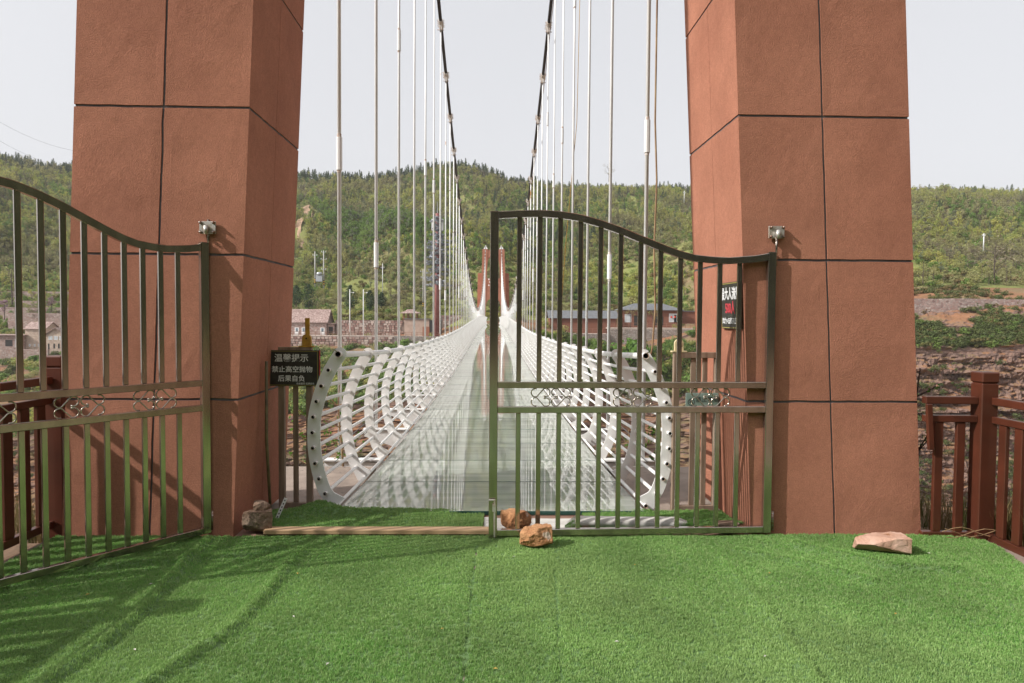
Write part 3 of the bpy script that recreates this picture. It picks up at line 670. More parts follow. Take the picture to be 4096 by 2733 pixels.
# ------------------------------------------------------------------ barriers, signs, loose things
def barrier(name, x, y, wd, h, slats, rz, label, wtop, topmat, wedge):
    root = empty(name, (x, y, -.018), rz, label, 'barrier'); gw = M['greywood']; t = .022
    def p(nm, *a): return MB().bbox(*a, b=.002).build(nm, gw, root)
    p('stile', -wd/2, -wd/2+.048, -t, t, .048, h-.048); p('stile', wd/2-.048, wd/2, -t, t, .048, h-.048)
    p('rail', -wd/2, wd/2, -t-.001, t+.001, h-.048, h); p('rail', -wd/2, wd/2, -t-.001, t+.001, 0, .048)
    for s_ in slats: p('slat', s_-.021, s_+.021, -.009, .009, .049, h-.049)
    s = MB(); poly = [(-.04, 0), (.04, 0)]+[(.037*math.cos(a), .055+.037*math.sin(a)) for a in [math.pi*k/12 for k in range(13)]]
    poly = [(-.037, 0), (.037, 0)]+[(.037*math.cos(math.pi*k/12), .06+.037*math.sin(math.pi*k/12)) for k in range(13)]
    s.prism(poly, -.014, .014); s.box(-.062, .062, -.026, .026, -.012, -.001)
    s.tube([(0, -.0145, .06), (0, -.017, .06)], .026, 14)
    o = s.build('pulley_bracket', topmat, root); o.location = (wtop, 0, h+.0125); fix_normals(o)
    q = MB().tube([(0, -.02, .06), (0, -.0175, .06)], .007, 8).build('pin', M['dark'], root); q.location = (wtop, 0, h+.0125)
    if wedge:
        MB().bbox(-.019, .019, -.008, .008, .09, .23, .003).build('strap', topmat, root).location = (wtop+.004, .002, h+.0125)
    return root
barrier('wooden_barrier', -1.645, 5.735, .28, 1.355, (0,), R(-2), 'weathered wooden slat barrier with yellow bracket behind the black warning sign', .095, M['yellowmetal'], True)
barrier('wooden_barrier', 1.70, 5.64, .40, 1.335, (-.03, .07), R(3), 'weathered wooden slat barrier with cream bracket beside the right tower leg', -.155, M['creammetal'], False)
MB().tube([(0, 0, 0), (0, -.03, 0)], .012, 8).build('stud', M['steel']).parent = None
bpy.data.objects.remove(bpy.data.objects['stud'])

s = empty('warning_sign', (-1.655, 5.700, 1.163), R(-2), 'black warning sign with four lines of white Chinese lettering on the left barrier', 'sign')
MB().bbox(-.208, .208, -.006, .006, -.145, .145, .002).build('board', M['signblack'], s); s.scale = (1.03, 1, 1.03)
b = MB()
for a in ((-.200, .200, -.139, -.135), (-.200, .200, .135, .139), (-.200, -.196, -.135, .135), (.196, .200, -.135, .135)): b.box(a[0], a[1], -.0075, -.0062, a[2], a[3])
b.build('border', M['signgold'], s)
MB().bbox(.2085, .216, -.004, .012, -.06, .147, .001).build('red_edge', M['redtrim'], s)
for txt, sz, z, x in (('温馨提示', .068, .078, -.012), ('禁止高空抛物', .054, -.012, -.006), ('后果自负', .054, -.086, -.012)):
    lettering(s, txt, sz, x, z, -.0068, M['signwhite'], bold=.0007, spacing=1.04)
lettering(s, '违者重罚 后果自负', .0175, .10, -.125, -.0068, M['signwhite'], spacing=1.0)

s = empty('crowd_limit_sign', (1.838, 5.215, 1.70), R(-90), 'black sign with white and red lettering on the right tower leg inner face', 'sign')
s.rotation_euler = (.0515, 0, R(-90))
MB().bbox(-.235, .19, -.004, .006, -.18, .18, .001).build('board', M['signblack'], s)
b = MB()
for a in ((-.230, .185, -.175, -.168), (-.230, .185, .168, .175), (-.230, -.224, -.168, .168), (.179, .185, -.168, .168)): b.box(a[0], a[1], -.0055, -.0042, a[2], a[3])
b.build('border', M['signgold'], s)
lettering(s, '最大人流量', .082, -.022, .085, -.005, M['signwhite'], bold=.0015, sz=1.25)
lettering(s, '500人', .085, -.03, -.025, -.005, M['signred'], bold=.0015, sz=1.25)
lettering(s, '风力<五级可上桥', .050, -.022, -.122, -.005, M['signwhite'], bold=.001)

s = empty('no_smoking_sign', (1.735, 5.60, .905), R(3), 'pale teal no smoking plate hung on the right barrier', 'sign')
MB().bbox(-.135, .14, -.005, .005, -.085, .075, .001).build('board', M['signteal'], s)
lettering(s, 'NO SMOKING', .036, .035, -.052, -.0055, M['ink'])
lettering(s, '禁止吸烟', .05, .045, .02, -.0055, M['ink'])
b = MB()
for k in range(20):
    a0, a1 = 2*math.pi*k/20, 2*math.pi*(k+1)/20
    b.add([(-.09+.03*math.cos(a), -.0056, .03*math.sin(a)) for a in (a0, a1)]+[(-.09+.024*math.cos(a), -.0056, .024*math.sin(a)) for a in (a1, a0)], [(0, 1, 2, 3)])
b.box(-.112, -.068, -.0062, -.0058, -.003, .003, mtx=Matrix.Translation((-.09, 0, 0))@Matrix.Rotation(R(45), 4, 'Y')@Matrix.Translation((.09, 0, 0)))
b.box(-.108, -.078, -.0060, -.0057, -.004, .003); b.build('symbol', M['ink'], s)

def stone(name, loc, size, rz, m_, label, seed, cat='stone', cuts=3, npts=11, rough=.045):
    """a broken block: a box split by random planes, then finely roughened"""
    q = random.Random(seed); bm = bmesh.new(); bmesh.ops.create_cube(bm, size=1.0)
    for _ in range(npts):
        nrm = Vector((q.uniform(-1, 1), q.uniform(-1, 1), q.uniform(-1, 1))).normalized()
        bmesh.ops.bisect_plane(bm, geom=bm.verts[:]+bm.edges[:]+bm.faces[:], plane_co=nrm*q.uniform(.43, .60), plane_no=nrm, clear_outer=True)
        bmesh.ops.holes_fill(bm, edges=[e for e in bm.edges if e.is_boundary], sides=0)
    for v in bm.verts: v.co = Vector((v.co.x*size[0], v.co.y*size[1], v.co.z*size[2]))
    bmesh.ops.bevel(bm, geom=list(bm.edges), offset=min(size)*.025, segments=1, affect='EDGES')
    for c in range(cuts):
        bmesh.ops.triangulate(bm, faces=bm.faces); bmesh.ops.subdivide_edges(bm, edges=[e for e in bm.edges if e.calc_length() > max(size)*.05], cuts=1)
    bmesh.ops.triangulate(bm, faces=bm.faces); bmesh.ops.recalc_face_normals(bm, faces=bm.faces)
    bm.normal_update()
    for v in bm.verts:
        f = 5/max(size); p = v.co*f; step = math.floor(3*noise.noise(p*.9+Vector((seed, 0, 0))))/3
        v.co += v.normal*min(size)*rough*(.9*step+.7*fbm(p.x, p.y, p.z+seed)+.35*fbm(p.x*4, p.y*4, p.z*4+seed))
    zmin = min(v.co.z for v in bm.verts)
    for v in bm.verts: v.co.z -= zmin
    me = bpy.data.meshes.new(name); bm.to_mesh(me); bm.free(); me.materials.append(m_)
    o = bpy.data.objects.new(name, me); COL.objects.link(o); o.location = loc; o.rotation_euler.z = rz
    return tag(o, label, cat)
stone('rock', (-1.735, 5.055, .004), (.205, .17, .155), .3, M['stone_grey'], 'brown grey lumpy rock against the left tower leg, under the smaller block', 11)
stone('rock', (-1.705, 5.065, .135), (.115, .10, .085), .2, M['stone_grey'], 'small brown block resting on top of the lumpy rock by the left tower leg', 5)
stone('rock', (.185, 5.10, -.008), (.225, .17, .145), .1, M['stone_orange'], 'orange sandstone rock just behind the latch end of the closed gate', 23)
stone('rock', (.31, 4.72, .006), (.225, .13, .125), .05, M['stone_orange'], 'chipped orange sandstone rock on the turf in front of the closed gate', 31)
stone('rock', (2.69, 4.60, .006), (.345, .15, .10), -.09, M['stone_pink'], 'long pale pink sandstone slab on the turf before the right tower leg', 44, npts=7)
s = MB(); s.bbox(-.085, .085, -.045, .045, 0, .062, .007); o = s.build('paving_block', M['stone_grey']); o.location = (1.765, 5.03, .012); o.rotation_euler.z = .08
tag(o, 'brown rectangular paving block lying behind the closed gate', 'block')

pl = MB().bbox(-.86, .80, -.045, .045, 0, .032, .003).build('plank', M['plank']); pl.location = (-.80, 5.0, .006); pl.rotation_euler.z = R(-.3)
tag(pl, 'long sawn wooden plank lying across the gateway threshold', 'plank')
# flipped turf piece with pale backing
def back_z(x, y): return -.010+.022*smooth((x-.35)/.35)*smooth((5.3-y)/.15)+.004*fbm(x*6, y*6, 1)+.014*math.exp(-((x+.02)/.07)**2)
o = sheet('turf_offcut', -.06, .66, 5.045, 5.40, .03, back_z, M['turfback']); tag(o, 'flipped offcut of turf showing its pale grey backing behind the gate', 'turf')
# roll of turf, backing outwards
s = MB(); n = 22; L_ = 24
for i in range(L_+1):
    x = lerp(.60, 1.44, i/L_)
    for k in range(n):
        a = 2*math.pi*k/n; r = .043+.002*math.sin(a*3+x*7)
        yy = 5.13+1.3*r*math.cos(a)+.012*math.sin(x*3); zz = .042+r*.95*math.sin(a)
        if i == L_: yy = 5.13+1.0*r*math.cos(a)*.5; x2 = x+.05; s.v.append((x2, yy, .03+r*.5*math.sin(a)))
        else: s.v.append((x+(.05*math.sin(a) if i == 0 else 0), yy, zz))
for i in range(L_):
    for k in range(n): a = i*n+k; b_ = i*n+(k+1) % n; s.f.append((a, a+n, b_+n, b_)); s.m.append(0)
roll = empty('turf_roll', (0, 0, 0), 0, 'rolled up strip of artificial turf with pale backing outside, behind the gate', 'turf')
s.build('backing', M['turfback'], roll, True)
fl = []
for _ in range(900):
    a = rnd.uniform(0, 6.28); r = .075*math.sqrt(rnd.random()); fl.append((.62+r*math.cos(a)*.9, 5.10+r*math.sin(a)*.55, .015+.055*max(0, 1-r/.075)*rnd.uniform(.6, 1.1)))
for _ in range(700): fl.append((rnd.uniform(1.30, 1.56), rnd.uniform(5.075, 5.11), rnd.uniform(.0, .02)+.02))
q = MB()
for (x, y, z) in fl:
    b_ = rnd.uniform(0, 6.28); l = rnd.uniform(.3, 1)*.012; wx, wy = .0015*math.cos(b_), .0015*math.sin(b_)
    q.add([(x-wx, y-wy, z), (x+wx, y+wy, z), (x-math.sin(b_)*l, y+math.cos(b_)*l*.5-.004, z+.014)], [(0, 1, 2)])
q.build('pile', M['turfblade'], roll)['kind'] = 'stuff'

o = MB().tube([(-1.80, 5.47, 1.235), (-1.795, 5.45, .6), (-1.755, 5.42, -.02)], [.012, .013, .012], 8).build('stick', M['bamboo'], None, True); tag(o, 'thin olive bamboo stick leaning upright beside the left barrier', 'stick')
s = empty('perforated_strip', (-1.675, 5.30, .012), 0, 'short white perforated strip leaning behind the rock at left', 'strip')
mt_ = Matrix.Rotation(R(24), 4, 'Y')
MB().box(-.013, .013, -.001, .001, 0, .185, mtx=mt_).build('strip_body', M['perfstrip'], s)
for k in range(6): MB().box(-.004, .004, -.0018, -.0012, .02+.028*k, .032+.028*k, mtx=mt_).build('hole', M['dark'], s)
# litter on the turf
for i, (x, y) in enumerate(((-2.02, 4.05), (-1.2, 4.2), (-1.7, 3.25), (.93, 4.35), (-1.05, 3.6), (2.2, 3.6), (3.0, 4.55), (.02, 3.05), (.62, 3.3), (-.25, 3.45), (1.3, 3.15), (-2.3, 3.9), (.15, 4.5), (1.75, 4.2), (-.75, 3.1))):
    z = turf_z(x, y)+.014; s = MB(); a = rnd.uniform(0, 6)
    s.add([(x+.012*math.cos(a), y+.012*math.sin(a), z), (x+.006*math.cos(a+1.6), y+.006*math.sin(a+1.6), z+.003), (x-.012*math.cos(a), y-.012*math.sin(a), z+.001), (x-.006*math.cos(a+1.6), y-.006*math.sin(a+1.6), z+.004)], [(0, 1, 2, 3)])
    o = s.build('litter_scrap', M['leaf_litter'] if i % 2 else M['paper']); o['kind'] = 'stuff'; o['label'] = 'tiny scrap of dry leaf or paper on the turf'
# wires by the right fence foot
s = MB()
for k in range(3):
    p = [(3.30+.07*i, 4.86-.02*k-.01*math.sin(i*1.3+k), .05+.035*math.sin(i*.9+k*2)) for i in range(8)]; s.tube(p, .0028, 5)
tag(s.build('loose_wire', M['oldrope']), 'tangle of thin tan wire at the foot of the right fence', 'wire')
# ------------------------------------------------------------------ suspension bridge
Y0, Y1 = 5.5, 147.8
DECK = [(5.5, .02), (6.5, -.03), (8, -.09), (10.5, -.14), (14, -.18), (19, -.20), (25, -.17), (32, -.08), (40, .03), (52, .19), (64, .32), (76, .39), (88, .41), (100, .39), (115, .33), (130, .25), (147.8, .15)]
def deck_z(y):      # smooth interpolation of the surveyed profile
    for k in range(len(DECK)-1):
        if y <= DECK[k+1][0] or k == len(DECK)-2:
            (a, za), (b, zb) = DECK[k], DECK[k+1]
            ma = (zb-DECK[k-1][1])/(b-DECK[k-1][0]) if k else (zb-za)/(b-a)
            mb = (DECK[k+2][1]-za)/(DECK[k+2][0]-a) if k+2 < len(DECK) else (zb-za)/(b-a)
            h = b-a; t = (y-a)/h
            return (2*t**3-3*t**2+1)*za+(t**3-2*t**2+t)*h*ma+(-2*t**3+3*t**2)*zb+(t**3-t**2)*h*mb
def cable_z(y): return 2.5+(.00316 if y < 76 else .0028)*(y-76)**2
def cable_x(y): return lerp(1.81, 1.69, (y-5)/143)
bridge = empty('suspension_bridge', (0, Y0, 0), 0, 'long white suspension footbridge with glass deck and curved tubular railings over the gorge', 'bridge')
B = lambda y: y-Y0
# glass panels, 1.25 m each
PL = 1.25
pm = MB(); pm.bbox(-1.255, 1.255, .006, PL-.006, -.032, 0, .002); pm.m = [0]*len(pm.f)
pm.m = [0 if i in (5,) else 1 for i in range(len(pm.f))]
panel_me = pm.mesh('glass_panel', [M['deckglass'], M['glassedge']])
n = int((Y1-Y0)/PL)
for k in range(n):
    ya = Y0+k*PL; za, zb = deck_z(ya), deck_z(ya+PL)
    inst('glass_panel', panel_me, bridge, (0, B(ya), za), (math.atan2(zb-za, PL), rnd.uniform(-.0012, .0012), 0))
# curved railing ribs: a plate following the arc
TUBES = [(-1.268, 1.27), (-1.348, 1.139), (-1.406, 1.008), (-1.446, .881), (-1.473, .752), (-1.480, .624), (-1.476, .496), (-1.458, .369), (-1.427, .242), (-1.377, .118), (-1.285, .015)]
TUBES = [(x-.0, z) for x, z in TUBES]
def arc_at(t):
    k = min(int(t), len(TUBES)-2); f = t-k; a, b = TUBES[k], TUBES[k+1]
    p0 = TUBES[max(k-1, 0)]; p3 = TUBES[min(k+2, len(TUBES)-1)]
    cr = lambda i: .5*(2*a[i]+(b[i]-p0[i])*f+(2*p0[i]-5*a[i]+4*b[i]-p3[i])*f*f+(3*a[i]-p0[i]-3*b[i]+p3[i])*f**3)
    return Vector((cr(0), cr(1)))
def rib_mesh(sg):
    s = MB(); L_, R_ = [], []
    n = 40
    for i in range(n+1):
        t = (len(TUBES)-1)*i/n; p = arc_at(t); q = arc_at(min(t+.05, len(TUBES)-1.001))-arc_at(max(t-.05, 0)); q.normalize(); nn = Vector((q.y, -q.x))
        hw = .053 if i < n-3 else .053+.012*(i-n+3)
        L_.append(p+nn*hw); R_.append(p-nn*hw)
    c = arc_at(0)
    q = arc_at(.1)-arc_at(0); base = math.atan2(-q.y, -q.x)
    cap = [c+.056*Vector((math.cos(base+a), math.sin(base+a))) for a in [R(80-160*k/10) for k in range(11)]]
    # side strips
    for yy, fl in ((-.008, False), (.008, True)):
        o = len(s.v); s.v += [(sg*p.x, yy, p.y) for p in L_]+[(sg*p.x, yy, p.y) for p in R_]
        for i in range(n):
            f = (o+i, o+i+1, o+n+2+i, o+n+1+i); s.f.append(f if fl else f[::-1]); s.m.append(0)
        o2 = len(s.v); s.v += [(sg*p.x, yy, p.y) for p in cap]; s.f.append(tuple(range(o2, o2+11))); s.m.append(0)
    a, b = 0, 2*(n+1)+11
    for i in range(n):
        s.f.append((a+i, a+i+1, b+i+1, b+i)); s.m.append(0)
        s.f.append((a+n+1+i, a+n+2+i, b+n+2+i, b+n+1+i)); s.m.append(0)
    o2 = 2*(n+1)
    for i in range(10): s.f.append((o2+i, o2+i+1, b+o2+i+1, b+o2+i)); s.m.append(0)
    me = s.mesh('rib', M['white'])
    bm = bmesh.new(); bm.from_mesh(me); bmesh.ops.recalc_face_normals(bm, faces=bm.faces); bm.to_mesh(me); bm.free()
    return me
rib = {sg: rib_mesh(-sg) for sg in (-1, 1)}       # table above is the left side (negative x)
RY0 = 5.66
nr = int((147.3-RY0)/PL)
for sg in (-1, 1):
    for k in range(nr+1):
        y = RY0+k*PL; inst('rib', rib[sg], bridge, (0, B(y), deck_z(y)), (math.atan2(deck_z(y+.5)-deck_z(y-.5 if y > 6 else y), 1.0), 0, 0))
    for ti, (tx, tz) in enumerate(TUBES):
        s = MB(); r = .027 if ti == 0 else .016
        ys = [RY0-.045]+[RY0+i*PL for i in range(1, 26)]+[RY0+25*PL+i*PL*2 for i in range(1, int((147.3-RY0-25*PL)/(PL*2))+1)]
        s.tube([(-sg*tx, B(y), deck_z(y)+tz) for y in ys], r, 10, caps=False)
        s.m = [0]*len(s.f)
        # hollow open end
        x, z0 = -sg*tx, deck_z(ys[0])+tz
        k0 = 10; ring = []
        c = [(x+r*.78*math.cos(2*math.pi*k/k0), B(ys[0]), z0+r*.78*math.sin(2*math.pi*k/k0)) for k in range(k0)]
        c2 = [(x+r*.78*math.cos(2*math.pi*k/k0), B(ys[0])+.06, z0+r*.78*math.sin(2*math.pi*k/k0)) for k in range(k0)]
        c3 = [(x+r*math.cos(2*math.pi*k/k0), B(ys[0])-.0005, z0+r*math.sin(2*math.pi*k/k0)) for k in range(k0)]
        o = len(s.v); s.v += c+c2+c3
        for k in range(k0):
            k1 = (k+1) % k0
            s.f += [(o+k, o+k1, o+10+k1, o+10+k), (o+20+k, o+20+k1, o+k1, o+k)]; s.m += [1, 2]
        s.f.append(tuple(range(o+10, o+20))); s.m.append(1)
        s.build('rail_tube', [M['white'], M['dark'], M['rust']], bridge, True)
# edge girders, cross beams
for sg in (-1, 1):
    s = MB(); ys = [Y0+i*2.5 for i in range(int((Y1-Y0)/2.5)+1)]
    for i in range(len(ys)-1):
        pass
    sec = [(1.20, -.04), (1.27, -.04), (1.27, -.24), (1.20, -.24)]
    for y in ys: s.v += [(sg*x, B(y), deck_z(y)+z) for x, z in sec]
    for i in range(len(ys)-1):
        for k in range(4): a = i*4+k; b_ = i*4+(k+1) % 4; s.f.append((a, b_, b_+4, a+4)); s.m.append(0)
    s.f += [(0, 1, 2, 3), tuple(len(s.v)-4+k for k in (3, 2, 1, 0))]; s.m += [0, 0]
    fix_normals(s.build('edge_girder', M['girder'], bridge))
beam = MB(); beam.prism([(-1.98, -.02), (-1.98, -.12), (-1.3, -.36), (1.3, -.36), (1.98, -.12), (1.98, -.02), (1.2, -.045), (-1.2, -.045)], -.05, .05)
beam.box(-2.0, -1.29, -.075, .075, -.0195, -.004); beam.box(1.29, 2.0, -.075, .075, -.0195, -.004)
beam_me = beam.mesh('cross_beam', M['white'])
bm = bmesh.new(); bm.from_mesh(beam_me); bmesh.ops.triangulate(bm, faces=[f for f in bm.faces if len(f.verts) > 4]); bmesh.ops.recalc_face_normals(bm, faces=bm.faces); bm.to_mesh(beam_me); bm.free()
HY = [8.10+2.51*k for k in range(55)]
for y in HY: inst('cross_beam', beam_me, bridge, (0, B(y), deck_z(y)))
# main cables
for sg in (-1, 1):
    s = MB(); ys = [5.7+1.255*i for i in range(114)]
    s.tube([(sg*cable_x(y), B(y), cable_z(y)) for y in ys], .056, 12); s.build('main_cable', M['cable'], bridge, True)
# clamps
c = MB()
c.tube([(0, -.20, 0), (0, -.19, 0), (0, .19, 0), (0, .20, 0)], [.060, .072, .072, .060], 12)
c.m = [0]*len(c.f)
for sx in (-1, 1):
    c.box(sx*.020-.010, sx*.020+.010, -.06, .06, -.26, -.06)
    for k in range(5): c.tube([(sx*.05, -.15+.075*k, .03), (sx*.125, -.15+.075*k, .03)], .010, 6, 1)
c.box(-.085, .085, -.19, .19, .018, .042)
c.tube([(-.11, 0, -.225), (.11, 0, -.225)], .013, 8, 1)
clamp_me = c.mesh('cable_clamp', [M['clamp'], M['rust']])
SL = {(-1, 0): 3.30, (-1, 1): 2.35, (-1, 2): 6.6, (-1, 3): 8.9, (-1, 4): 5.3, (-1, 5): 5.3, (-1, 6): 2.5, (-1, 7): 2.2, (1, 0): 3.55, (1, 1): 2.2, (1, 2): 8.0, (1, 3): 8.6, (1, 4): 6.2, (1, 5): 5.5}
for sg in (-1, 1):
    for k, y in enumerate(HY):
        zc = cable_z(y); zb = deck_z(y)-.10; x = sg*cable_x(y)
        sl = math.atan2(cable_z(y+.1)-cable_z(y-.1), .2)
        inst('cable_clamp', clamp_me, bridge, (x, B(y), zc), (sl, 0, 0))
        s = MB(); s.tube([(0, 0, zb), (0, 0, zc-.20)], .0235, 10)
        s.tube([(0, 0, zb-.10), (0, 0, zb+.02), (0, 0, zb+.03)], [.042, .042, .026], 8)
        h = s.build('hanger', M['hanger'], bridge, True); h.location = (x, B(y), 0)
        zs = SL.get((sg, k), rnd.uniform(1.9, max(2.0, zc-1.6)))
        if zs+.6 < zc-.3:
            ln = .38 if k < 8 else .6
            s = MB(); s.tube([(0, 0, zs-.03), (0, 0, zs), (0, 0, zs+.001), (0, 0, zs+ln), (0, 0, zs+ln+.001), (0, 0, zs+ln+.04)], [.026, .026, .036, .036, .026, .026], 10)
            s.m = [1 if i < 10 or i > 40 else 0 for i in range(len(s.f))]
            t_ = s.build('turnbuckle', [M['hanger'], M['rust']], h)
# stay wires along the railing outside, left
for sg in (-1, 1):
    for zz, xx in ((.22, 1.72), (.05, 1.75)):
        MB().tube([(sg*xx, B(7.6), deck_z(7.6)+zz), (sg*xx, B(40), deck_z(40)+zz)], .005, 5).build('stay_wire', M['wire'], bridge)
# far end little gate
s = MB()
s.box(-1.2, 1.2, 0, .05, 1.05, 1.12); s.box(-1.2, 1.2, 0, .05, .1, .17)
for k in range(13): s.box(-1.2+.2*k-.02, -1.2+.2*k+.02, .01, .04, .17, 1.05)
o = s.build('far_gate', M['blackband']); o.location = (0, 147.9, deck_z(147.7)+.02); tag(o, 'tiny dark barred gate at the far end of the glass deck', 'gate')
# old conduit along the right main cable, with slack loops
p = []
for i in range(60):
    y = 6.5+i*.9; p.append((1.86, y, cable_z(y)-.08-.09*abs(math.sin(i*.52))))
tag(MB().tube(p, .011, 6).build('conduit_cable', M['oldrope'], None, True), 'thin tan conduit cable strapped under the right main cable with slack', 'cable')
p = [(1.90, 8.0, 10.5), (1.885, 8.02, 6), (1.88, 8.02, 3.9), (1.905, 8.0, 3.2), (1.885, 8.0, 2.4), (1.905, 7.98, 1.7), (1.88, 8.0, 1.25), (1.84, 8.0, 1.02)]
tag(MB().tube(p, .011, 6).build('hanging_cable', M['oldrope'], None, True), 'thin brown cable hanging loose beside the first right hanger', 'cable')
p = [(1.93+.012*i, 13.0+.02*i, 7.6-.55*i) for i in range(9)]
tag(MB().tube([(cable_x(12)-.0, 14, cable_z(14)-.1), (1.86, 15.5, 6), (1.70, 16.2, 3.2), (1.66, 16.8, 1.5)], .007, 5).build('hanging_cable', M['yellowmetal'], None, True), 'thin yellowish rope dangling from the right main cable', 'rope')
# ------------------------------------------------------------------ far bank: one sheet from gorge floor over the terraces to the ridge
XS = [-420, -200, -130, -95, -55, -20, 5, 30, 52, 70, 100, 200, 420]
#        floor          cliff base     cliff lip      slope top     terrace front  foot of hill
PROF = {
 -420: [(60,-48), (108,-44), (128,-26), (176,-16), (184,-12), (215,-6)],
 -200: [(60,-48), (108,-44), (128,-26), (176,-16), (184,-12), (215,-4)],
 -130: [(60,-48), (110,-44), (130,-24), (172,-14), (182,-11), (205,-7)],
 -95:  [(60,-48), (112,-44), (132,-22), (174,-11), (183,-8), (205,-5)],
 -55:  [(60,-48), (116,-44), (136,-20), (172,-9), (181,-7.6), (200,-2.5)],
 -20:  [(60,-48), (122,-44), (142,-16), (168,-8), (182,-6.5), (199,-2.0)],
 5:    [(60,-48), (128,-42), (144,-8), (147,-1.6), (158,-.6), (185,1)],
 30:   [(60,-48), (128,-42), (146,-16), (154,-6), (158,-5.2), (184,0)],
 52:   [(60,-48), (126,-42), (142,-14), (150,-4), (156,-1.6), (182,2)],
 70:   [(60,-48), (113,-38), (118,-3.5), (122,.5), (128,3.5), (150,8.5)],
 100:  [(60,-48), (111,-38), (116,-2.5), (121,2), (127,5), (146,8.8)],
 200:  [(60,-48), (108,-38), (113,-2), (121,2), (130,5), (150,9)],
 420:  [(60,-48), (105,-38), (110,-2), (121,2), (130,5), (150,9)]}
RIDGE = [(-420, 101), (-393, 100), (-310, 97), (-266, 89), (-200, 86), (-121, 87), (-74, 85), (-52, 89), (-33, 93), (-19, 93), (-6, 90), (8, 84), (19, 82), (55, 80), (96, 80), (123, 80), (200, 80), (263, 81), (420, 82)]
def knot(i, x, c):
    for a, b in zip(XS, XS[1:]):
        if x <= b: t = smooth((x-a)/(b-a)); return lerp(PROF[a][i][c], PROF[b][i][c], t)
    return PROF[XS[-1]][i][c]
def ridge_at(x): return interp(RIDGE, x), 430+12*fbm(x*.01, 3)
def hill_pt(x, t):
    """t 0 at the foot, 1 at the ridge, up to 1.3 behind it; x is taken at the ridge and narrows towards the foot"""
    rz, ry = ridge_at(x); xf = x*(.62+.38*min(t, 1))
    fy, fz = knot(5, xf, 0), knot(5, xf, 1)
    y = lerp(fy, ry, t)
    if t <= 1:
        z = lerp(fz, rz, max(t, 0)**.92)+min(t, 0)*60
        g_ = max(0, 1-abs(2*t-1)**2)
        z += 9*math.exp(-((x+34+162*(t-.2))/26)**2-((t-.36)/.2)**2)
        z += g_*(9*fbm(x*.012+1.3, t*1.2, 1)+4*fbm(x*.03, t*3, 7)+2.0*fbm(x*.1, t*9, 2))
    else: z = rz-(t-1)*160
    return Vector((xf if t <= 1 else x, y, z))
h = MB(); NXh, NTh = 240, 90
for j in range(NTh+1):
    t = -.004+1.25*j/NTh
    for i in range(NXh+1): h.v.append(hill_pt(-640+1280*i/NXh, t))
for j in range(NTh):
    for i in range(NXh): a = j*(NXh+1)+i; h.f.append((a, a+1, a+NXh+2, a+NXh+1)); h.m.append(0)
struct(h.build('hillside_terrain', M['hill'], smooth=True))
# cliff and terraces, finely layered where the gap beside the right tower leg shows it
def strata(x, z):
    band = z*1.0+1.1*fbm(x*.05, z*.12, 4)
    i = math.floor(band); f = band-i
    off = noise.noise(Vector((i*3.7, 1.1, .3)))*1.2+.55*noise.noise(Vector((x*.35, i*5.1, 2)))
    blk = math.floor(x*(.28+.14*noise.noise(Vector((i*2.3, 9, 1))))+i*.37)
    off += .35*noise.noise(Vector((blk*1.7, i*2.9, 8)))
    off -= .5*math.exp(-(f/.13)**2)+.5*math.exp(-((1-f)/.10)**2)
    return off+.8*fbm(x*.35, z*.5, 3)+.30*fbm(x*1.6, z*2.2, 5)
xs = [-420+8*i for i in range(41)]+[-92+.8*i for i in range(60)]+[-44+1.0*i for i in range(109)]+[65.2+.16*i for i in range(250)]+[105.4+3*i for i in range(106)]
segs = [(0, 1, 6), (1, 2, 110), (2, 3, 40), (3, 4, 22), (4, 5, 24)]
c = MB(); rows = []
for (ka, kb, n_) in segs:
    for j in range(n_): rows.append((ka, kb, j/n_))
rows.append((4, 5, 1.0))
for (ka, kb, t) in rows:
    for x in xs:
        y = lerp(knot(ka, x, 0), knot(kb, x, 0), t); z = lerp(knot(ka, x, 1), knot(kb, x, 1), t)
        if ka == 1:
            k = smooth(t*8)*smooth((1-t)*12); y -= k*1.1*strata(x, z); z += .3*k*noise.noise(Vector((x*.6, z, 3)))
        elif ka in (2, 3): z += .8*fbm(x*.14, y*.2, 6)*smooth(min(t+.2, 1)*2); y += .8*fbm(x*.2, z*.5, 1)
        elif ka == 4: z += .5*fbm(x*.2, y*.2, 8)*math.sin(math.pi*t)
        c.v.append((x, y, z))
nx = len(xs)
for j in range(len(rows)-1):
    for i in range(nx-1): a = j*nx+i; c.f.append((a, a+1, a+nx+1, a+nx)); c.m.append(0)
struct(c.build('cliff_terrain', M['bank'], smooth=False))
# gorge floor
g = MB(); g.box(-420, 420, 6.5, 75, -60, -47.5); struct(g.build('gorge_floor_ground', M['soil']))
# wooded slopes behind and beside the viewer, mirrored in the steel
def rear_pt(ang, r):
    x, y = r*math.cos(ang), -r*math.sin(ang)
    k = .50-.16*smooth((-math.cos(ang)-.1)/.5)
    return Vector((x, y+2, -.5+max(0, r-17)*k+2.5*fbm(x*.05, y*.05, 2)*min(1, max(0, r-17)/8)))
h = MB()
for j in range(25):
    for i in range(49): h.v.append(rear_pt(R(-2+184*i/48), 15+130*(j/24)**1.4))
for j in range(24):
    for i in range(48): a = j*49+i; h.f.append((a, a+1, a+50, a+49)); h.m.append(0)
struct(h.build('rear_hill_terrain', M['hill'], smooth=True))

def ground_at(x, y):
    """height of the terrace / slope zone of the far bank"""
    for i in range(1, 5):
        ya, yb = knot(i, x, 0), knot(i+1, x, 0)
        if ya <= y <= yb: return lerp(knot(i, x, 1), knot(i+1, x, 1), (y-ya)/(yb-ya))
    return knot(5, x, 1) if y > knot(5, x, 0) else knot(1, x, 1)

